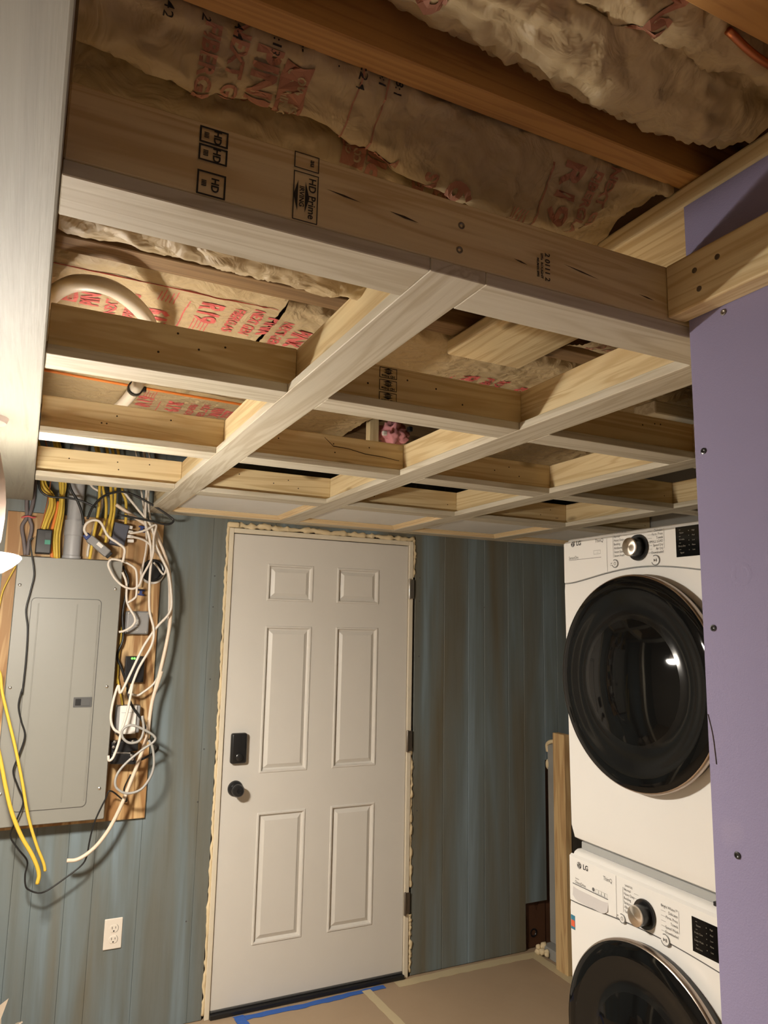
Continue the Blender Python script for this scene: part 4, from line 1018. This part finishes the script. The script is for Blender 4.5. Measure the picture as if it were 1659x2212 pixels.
# floor coverings
def strip(name, pts, w, mat, label, cat, z=.0008, jag=0, seed=1, grp=None):
    rnd = random.Random(seed); bm = bmesh.new(); P = [Vector((x, y, z)) for x, y in pts]
    n = 24; Q = []
    for i in range(n + 1):
        f = i / n * (len(P) - 1); k = min(int(f), len(P) - 2); Q.append(P[k].lerp(P[k + 1], f - k))
    L = []
    for i, p in enumerate(Q):
        d = (Q[min(i + 1, n)] - Q[max(i - 1, 0)]).normalized(); s = Vector((-d.y, d.x, 0))
        j1, j2 = rnd.uniform(-jag, jag), rnd.uniform(-jag, jag)
        h = Vector((0, 0, rnd.uniform(0, .0012)))
        L.append([bm.verts.new(p + s * (w / 2 + j1) + h), bm.verts.new(p - s * (w / 2 + j2) + h), bm.verts.new(p - s * (w / 2 + j2) - Vector((0, 0, .0005))), bm.verts.new(p + s * (w / 2 + j1) - Vector((0, 0, .0005)))])
    for a, b in zip(L, L[1:]):
        for k in range(4): bm.faces.new((a[k], a[(k + 1) % 4], b[(k + 1) % 4], b[k]))
    bm.faces.new(L[0]); bm.faces.new(L[-1])
    return tag(link_mesh(name, bm, mat), label, cat, grp)
strip('tape_strip', [(.86, -.050), (1.2, -.045), (1.675, -.050)], .055, 'masking_tape', 'tan tape strip along the floor edge below the blue wall', 'tape', .0009, .003, 3)
strip('tape_strip', [(1.648, -.03), (1.640, -.35), (1.632, -.85)], .052, 'masking_tape', 'tan tape strip along the floor toward the washer', 'tape', .0022, .002, 4)
strip('tape_strip', [(.706, -.045), (.716, -.36), (.735, -.9)], .042, 'masking_tape', 'tan tape strip over the floor paper seam in front of the door', 'tape', .0022, .0015, 5)
strip('blue_tape', [(.14, -.055), (.40, -.060), (.62, -.050), (.80, -.045)], .034, 'blue_tape', 'long blue tape strip stuck along the door threshold', 'tape', .0016, .004, 6)
strip('blue_tape', [(.115, -.03), (.125, -.20)], .045, 'blue_tape', 'short blue tape piece at the left end of the threshold', 'tape', .0030, .003, 8)
bm = bmesh.new()
for k in range(9):
    r = random.Random(k); c = Vector((r.uniform(1.665, 1.715), r.uniform(-.13, -.05), r.uniform(.012, .05)))
    q = bmesh.ops.create_icosphere(bm, subdivisions=2, radius=r.uniform(.012, .02))
    for v in q['verts']: v.co = c + v.co * (1 + .4 * noise.noise(v.co * 60 + Vector((k, 0, 0)))); v.co.z = max(.0005, v.co.z)
tag(link_mesh('foam_crumbs', bm, 'spray_foam', None, True), 'pale lump of spray foam at the foot of the corner wall', 'foam')
bm = bmesh.new(); add_box(bm, 1.690, 1.776, -1.2, -.06, .001, .052, .004)
tag(link_mesh('sill_plate', bm, 'cement'), 'grey sill strip on the floor along the alcove wall', 'sill')
t = thing('pipe_chase', 'grey vertical cover with foam blobs beside the leaning stud', 'cover', (1.72, -.13, .05))
bm = bmesh.new(); add_box(bm, 1.745, 1.775, -.215, -.060, .053, 1.045, .004); link_mesh('cover_board', bm, 'cement', t)
tube('foam_blob', [(1.752, -.058, 1.00), (1.748, -.058, 1.035), (1.742, -.09, 1.055), (1.742, -.14, 1.062), (1.742, -.19, 1.06)], lambda s: .011, 'spray_foam', t, 8)
bm = bmesh.new(); q = bmesh.ops.create_icosphere(bm, subdivisions=2, radius=.018)
for v in q['verts']: v.co = Vector((1.750, -.058, .935)) + Vector((v.co.x * .7, v.co.y * .7, v.co.z * 1.5))
link_mesh('foam_blob', bm, 'spray_foam', t, True)
t = tag(box('leaning_stud', (1.652, 1.690, -.312, -.222, .0005, 1.125), 'stud_wood_Z', bev=.003, seg=2), 'upright wooden stud standing between the corner and the washer', 'stud')

# ================================================================== WASHER AND DRYER
YC = -1.772; HWY = .338; FX = .74
def panel_text(dst, s, y, z, size, x=FX - .0045, sx=.9, align=0, bold=.0):
    tb = text_bm(s, size, sx, bold)
    if align:
        xs_ = [v.co.x for v in tb.verts]; sh = -min(xs_) if align < 0 else -max(xs_)
        for v in tb.verts: v.co.x += sh
    put(dst, tb, lambda a, b: Vector((x, y - a, z + b)))
def line_q(dst, y0, y1, z0, z1, x=FX - .0045): put(dst, rect_bm(y0, y1, z0, z1), lambda a, b: Vector((x, a, b)))

def appliance(name, label, z0, z1, ring_z, knob, left, right, head, dryer):
    t = thing(name, label, 'dryer' if dryer else 'washer', (1.1, YC, z0), None)
    ya, yb = YC + HWY, YC - HWY            # far edge, near edge
    # cabinet: front section tapers at top and bottom
    bm = bmesh.new()
    prof = [(1.49, z0 + .01), (FX + .035, z0 + .01), (FX + .012, z0 + .022), (FX, z0 + .06), (FX, z1 - .17), (FX + .002, z1 - .02), (FX + .010, z1 - .006), (FX + .022, z1), (1.49, z1)]
    A = [bm.verts.new((x, ya, z)) for x, z in prof]; Bv = [bm.verts.new((x, yb, z)) for x, z in prof]
    n = len(prof)
    for k in range(n): bm.faces.new((A[k], A[(k + 1) % n], Bv[(k + 1) % n], Bv[k]))
    bm.faces.new(A); bm.faces.new(Bv)
    es = [e for e in bm.edges if abs(e.verts[0].co.y - e.verts[1].co.y) < 1e-6 and e.verts[0].co.x < 1.2]
    bmesh.ops.bevel(bm, geom=es, offset=.012, segments=3, affect='EDGES')
    cab = link_mesh('cabinet', bm, 'appliance_white', t, True); cab.data.set_sharp_from_angle(angle=math.radians(35))
    # control fascia: its lower edge arches over the door
    bm = bmesh.new(); N = 40; top, bot = [], []
    zs_ = z1 - .148
    arch = lambda y: zs_ + (.034 if dryer else .018) * math.cos(min(1, abs((y - YC) / .31)) * math.pi / 2) ** 1.3 if abs(y - YC) < .31 else zs_
    for k in range(N + 1):
        y = ya - .004 - (2 * HWY - .008) * k / N
        top.append((y, z1 - .012)); bot.append((y, arch(y)))
    V = []
    for (y, zt), (_, zb) in zip(top, bot):
        V.append([bm.verts.new(p) for p in ((FX + .002, y, zb), (FX - .004, y, zb + .0025), (FX - .004, y, zt - .006), (FX + .004, y, zt))])
    for a, b in zip(V, V[1:]):
        for k in range(3): bm.faces.new((a[k], a[k + 1], b[k + 1], b[k]))
    bm.faces.new([v for v in V[0]]); bm.faces.new([v for v in V[-1]])
    fas = link_mesh('control_fascia', bm, 'appliance_white', t)
    # dark seam under the fascia
    bm = bmesh.new(); add_tube(bm, [(FX - .0012, y, z - .0008) for y, z in bot], .0014, 4, 1); link_mesh('fascia_seam', bm, 'print_grey', t)
    xx = FX - .0045
    # vertical panel gap
    bm = bmesh.new(); ysep = YC + .134
    line_q(bm, ysep, ysep + .0009, arch(ysep) + .003, z1 - .02); link_mesh('panel_gap', bm, 'print_grey', fas)
    # maker's mark and names
    bm = bmesh.new()
    zl = z1 - (.022 if dryer else .036)
    put(bm, ring_bm(.0001, .0098), lambda a, b: Vector((xx, YC + .290 - a, zl + b)))
    panel_text(bm, 'LG', YC + .2615, zl, .020, sx=.95, bold=.0006)
    link_mesh('maker_mark', bm, 'print_dark', fas)
    bm = bmesh.new(); x2 = xx - .0006
    put(bm, ring_bm(.0072, .0084, 20, 300, 22), lambda a, b: Vector((x2, YC + .290 - a, zl + b)))
    put(bm, rect_bm(-.0012, .0004, -.004, .005), lambda a, b: Vector((x2, YC + .290 - a, zl + b)))
    put(bm, rect_bm(-.0012, .0035, -.005, -.0035), lambda a, b: Vector((x2, YC + .290 - a, zl + b)))
    put(bm, rect_bm(.0035, .0085, -.0006, .0010), lambda a, b: Vector((x2, YC + .290 - a, zl + b)))
    put(bm, ring_bm(.0001, .0013, 0, 360, 8), lambda a, b: Vector((x2, YC + .2945 - a, zl + .0035 + b)))
    link_mesh('maker_mark_face', bm, 'appliance_white', fas)
    bm = bmesh.new(); panel_text(bm, 'ThinQ', YC + .168, z1 - (.022 if dryer else .041), .0165, sx=.85)
    link_mesh('printed_word', bm, 'print_grey', fas)
    bm = bmesh.new()
    if dryer:
        panel_text(bm, 'SensorDry', YC + .287, z1 - .067, .0135, sx=.78)
        line_q(bm, YC + .160, YC + .309, z1 - .0745, z1 - .0732)
        put(bm, frame_bm(-.015, .015, -.006, .006, .0008), lambda a, b: Vector((xx, YC + .178 - a, z1 - .057 + b)))
        panel_text(bm, '--  ||', YC + .178, z1 - .057, .007)
    else:
        panel_text(bm, 'Inverter', YC + .308, z1 - .077, .006, align=-1); panel_text(bm, 'DirectDrive', YC + .309, z1 - .088, .0125, sx=.78, align=-1)
        for k in range(4): put(bm, frame_bm(-.0055, .0055, -.0055, .0055, .0006), (lambda k: (lambda a, b: Vector((xx, YC + .214 - .0125 * k - a, z1 - .087 + b))))(k))
        put(bm, ring_bm(.0001, .0055, 0, 360, 16), lambda a, b: Vector((xx, YC + .229 - a, z1 - .086 + b)))
    o = link_mesh('printed_names', bm, 'print_grey', fas); o['kind'] = 'stuff'
    # cycle list
    ky, kz = knob
    bm = bmesh.new()
    def col(items, y, ztop, zbot, al):
        for k, s in enumerate(items):
            z = ztop + (zbot - ztop) * k / (len(items) - 1)
            panel_text(bm, s, y, z, .0105, sx=.80, align=al)
            wy = y - .043 if al < 0 else y + .052
            ang = (z - kz) * .25
            line_q(bm, wy - .012, wy + .004, z - .0004, z + .0004)
    zt = z1 - .017 if dryer else z1 - .046
    col(left, YC + .104, zt, zt - .058, -1)
    col(right, YC - .086, zt + .002, zt - .060, 1)
    panel_text(bm, head, YC + .100, zt + .011, .008, align=-1)
    line_q(bm, YC + .1075, YC + .1083, zt - .062, zt + .004)
    line_q(bm, YC - .0905, YC - .0897, zt - .05, zt + .006)
    o = link_mesh('cycle_list', bm, 'print_grey', fas); o['kind'] = 'stuff'
    # knob
    kb = lathe('knob_base', [(0.0, .001), (.036, .001), (.0385, .003), (.0375, .007), (.030, .006), (.027, .004), (0, .004)], (FX - .0042, ky, kz), (-1, 0, 0), 'black_satin', fas, 40)
    kn = lathe('cycle_knob', [(.0265, .004), (.0262, .034), (0, .034)], (FX - .0048, ky, kz), (-1, 0, 0), 'black_satin', fas, 40)
    kf = lathe('knob_face', [(.0268, .0342), (.0262, .0380), (.0245, .0388), (0, .0388)], (FX - .0048, ky, kz), (-1, 0, 0), 'knob_metal', kn, 48)
    # buttons
    for (by, bz, r, sym) in ((YC + .100, kz - .040, .0125, 'pow'), (YC - .058, kz - .041, .0150, 'play')):
        if not dryer: bz = kz - .040; by = YC + .112 if sym == 'pow' else YC - .043
        bt = lathe('button', [(r, 0), (r, .0016), (r - .0018, .0024), (0, .0018)], (FX - .0042, by, bz), (-1, 0, 0), 'appliance_white', fas, 32)
        bmx = bmesh.new(); put(bmx, ring_bm(r - .0022, r, -160, 120), lambda a, b: Vector((FX - .0071, by - a, bz + b)))
        if sym == 'pow':
            put(bmx, ring_bm(.0038, .0047, 120, 420), lambda a, b: Vector((FX - .0071, by - a, bz + b)))
            put(bmx, rect_bm(-.0005, .0005, .001, .006), lambda a, b: Vector((FX - .0071, by - a, bz + b)))
        else:
            tri = bmesh.new(); tri.faces.new([tri.verts.new(p) for p in ((-.006, -.0045, 0), (.0005, 0, 0), (-.006, .0045, 0))])
            put(bmx, tri, lambda a, b: Vector((FX - .0071, by - a, bz + b)))
            for q in (.002, .0048): put(bmx, rect_bm(q, q + .0012, -.0045, .0045), lambda a, b: Vector((FX - .0071, by - a, bz + b)))
        link_mesh('button_mark', bmx, 'print_grey', bt)
    bmx = bmesh.new(); panel_text(bmx, 'wifi\n3 sec', (YC + .117 if dryer else YC + .132), kz - .041, .006); o = link_mesh('printed_names', bmx, 'print_grey', fas); o['kind'] = 'stuff'
    # display
    dz = z1 - .0555 if dryer else z1 - .078
    bm = bmesh.new(); add_box(bm, FX - .0060, FX - .0042, YC - .30, YC - .132, dz - .041, dz + .041, .0006)
    ds = link_mesh('display', bm, 'door_glass', fas)
    bmx = bmesh.new()
    for k, s in enumerate((('Steam', 'Wrinkle', 'Damp Dry', 'Signal') if dryer else ('Steam', 'Fresh Care', 'Delay Wash', 'Add Item'))):
        panel_text(bmx, s, YC - .153, dz + .024 - .018 * k, .0062, x=FX - .0066); line_q(bmx, YC - .150, YC - .144, dz + .032 - .018 * k, dz + .033 - .018 * k, x=FX - .0066)
    for k in range(5):
        panel_text(bmx, ('High', 'Med', 'Low', 'More', 'Less')[k], YC - .192, dz + .028 - .013 * k, .0055, x=FX - .0066)
        line_q(bmx, YC - .178, YC - .176, dz + .027 - .013 * k, dz + .029 - .013 * k, x=FX - .0066)
    link_mesh('display_text', bmx, 'screen_grey', ds)
    # door
    rz = ring_z; yc = YC + .008
    d = lathe('door', [(.280, .0), (.290, .003), (.290, .020), (.286, .024), (.280, .026)], (FX - .0005, yc, rz), (-1, 0, 0), 'dark_grey', t, 72, False)
    lathe('door_ring', [(.290, .021), (.2985, .026), (.2995, .036), (.2965, .0425), (.2935, .0440)], (FX - .0005, yc, rz), (-1, 0, 0), 'rose_ring', d, 96, False)
    lathe('door_rim', [(.2935, .0430), (.288, .0465), (.275, .0500), (.257, .0515)], (FX - .0005, yc, rz), (-1, 0, 0), 'door_glass', d, 96, False)
    lathe('door_groove', [(.2569, .0515), (.249, .0508), (.240, .0488), (.231, .0462), (.222, .0440), (.212, .0425), (.202, .0420), (.192, .0425), (.182, .0442), (.172, .0466)], (FX - .0005, yc, rz), (-1, 0, 0), 'door_bowl', d, 96, False)
    lathe('door_glass', [(.1719, .0466), (.155, .0508), (.125, .0574), (.095, .0622), (.065, .0654), (.03, .0673), (0, .0680)], (FX - .0005, yc, rz), (-1, 0, 0), 'door_glass', d, 96, False)
    box('door_hinge', (FX - .03, FX - .0005, yc - .325, yc - .282, rz - .06, rz + .06), 'appliance_white', t, .006, 2)
    if not dryer:
        # detergent drawer with scooped handle
        dz0, dz1 = z1 - .152, z1 - .094
        bm = bmesh.new(); G = []
        for i in range(13):
            f = i / 12; y = YC + .319 - .150 * f; row = []
            for j in range(9):
                g = j / 8; z = z1 - .0955 - .044 * g * (1 - .35 * (max(0, abs(f - .5) - .33) / .17) ** 2 * .8)
                dpt = .016 * (1 - g) ** .7
                row.append(bm.verts.new((FX - .0050 + dpt * .12 - (.0022 * g), y, z)))
            G.append(row)
        for a, b in zip(G, G[1:]):
            for k in range(8): bm.faces.new((a[k], b[k], b[k + 1], a[k + 1]))
        dr = link_mesh('drawer_scoop', bm, 'drawer_scoop', fas, True)
        bm = bmesh.new(); add_box(bm, FX - .0065, FX - .0046, YC + .168, YC + .3195, z1 - .0955, z1 - .0935, .0005); link_mesh('drawer_lip', bm, 'print_grey', fas)
        s = box('energy_sticker', (FX - .0008, FX - .0003, YC + .318, YC + .336, .748, .788), 'sticker_blue', t)
        box('sticker_panel', (FX - .0012, FX - .0009, YC + .319, YC + .335, .756, .774), 'sticker_red', s)
    return t
t = NT('knob_metal')
tc = t.new('ShaderNodeTexCoord')
t.base((.60, .53, .46)); t.b.inputs['Metallic'].default_value = 1; t.b.inputs['Roughness'].default_value = .30
t.b.inputs['Anisotropic'].default_value = .8
tg = t.new('ShaderNodeTangent'); tg.direction_type = 'RADIAL'; tg.axis = 'X'; t.link(tg.outputs[0], t.b.inputs['Tangent'])
MATS['knob_metal'] = t.m
plain('drawer_scoop', (.52, .50, .50), .35)
appliance('washer', 'white front loading washer at the bottom right, under the dryer', .0, .978, .527, (YC + .026, .892), ['Normal', 'Heavy Duty', 'Bedding', 'Sanitary', 'Allergiene™', 'Tub Clean'], ['Bright Whites™', 'Delicates', 'Perm. Press', 'Towels', 'Speed Wash', 'Downloaded'], 'SANITIZE', False)
appliance('dryer', 'white dryer with a big black round door stacked on the washer', .992, 1.947, 1.511, (YC + .005, 1.889), ['Normal', 'Heavy Duty', 'Bedding', 'Antibacterial', 'Steam Sanitary', 'Steam Fresh'], ['Delicates', 'Perm. Press', 'Towels', 'SMALL LOAD', 'Speed Dry', 'Air Dry', 'Downloaded'], 'ENERGY SAVER', True)
t = thing('stacking_kit', 'grey stacking rail between the washer and the dryer', 'rail', (.8, YC, .98))
bm = bmesh.new(); add_box(bm, FX + .030, 1.45, YC - .325, YC + .318, .9785, 1.0010, .002); link_mesh('rail', bm, 'kit_grey', t)
bm = bmesh.new(); add_box(bm, FX + .012, FX + .029, YC - .20, YC - .185, .980, .990, .001); link_mesh('rail_catch', bm, 'black_plastic', t)

for o in bpy.data.objects:
    if '_o' in o: del o['_o']
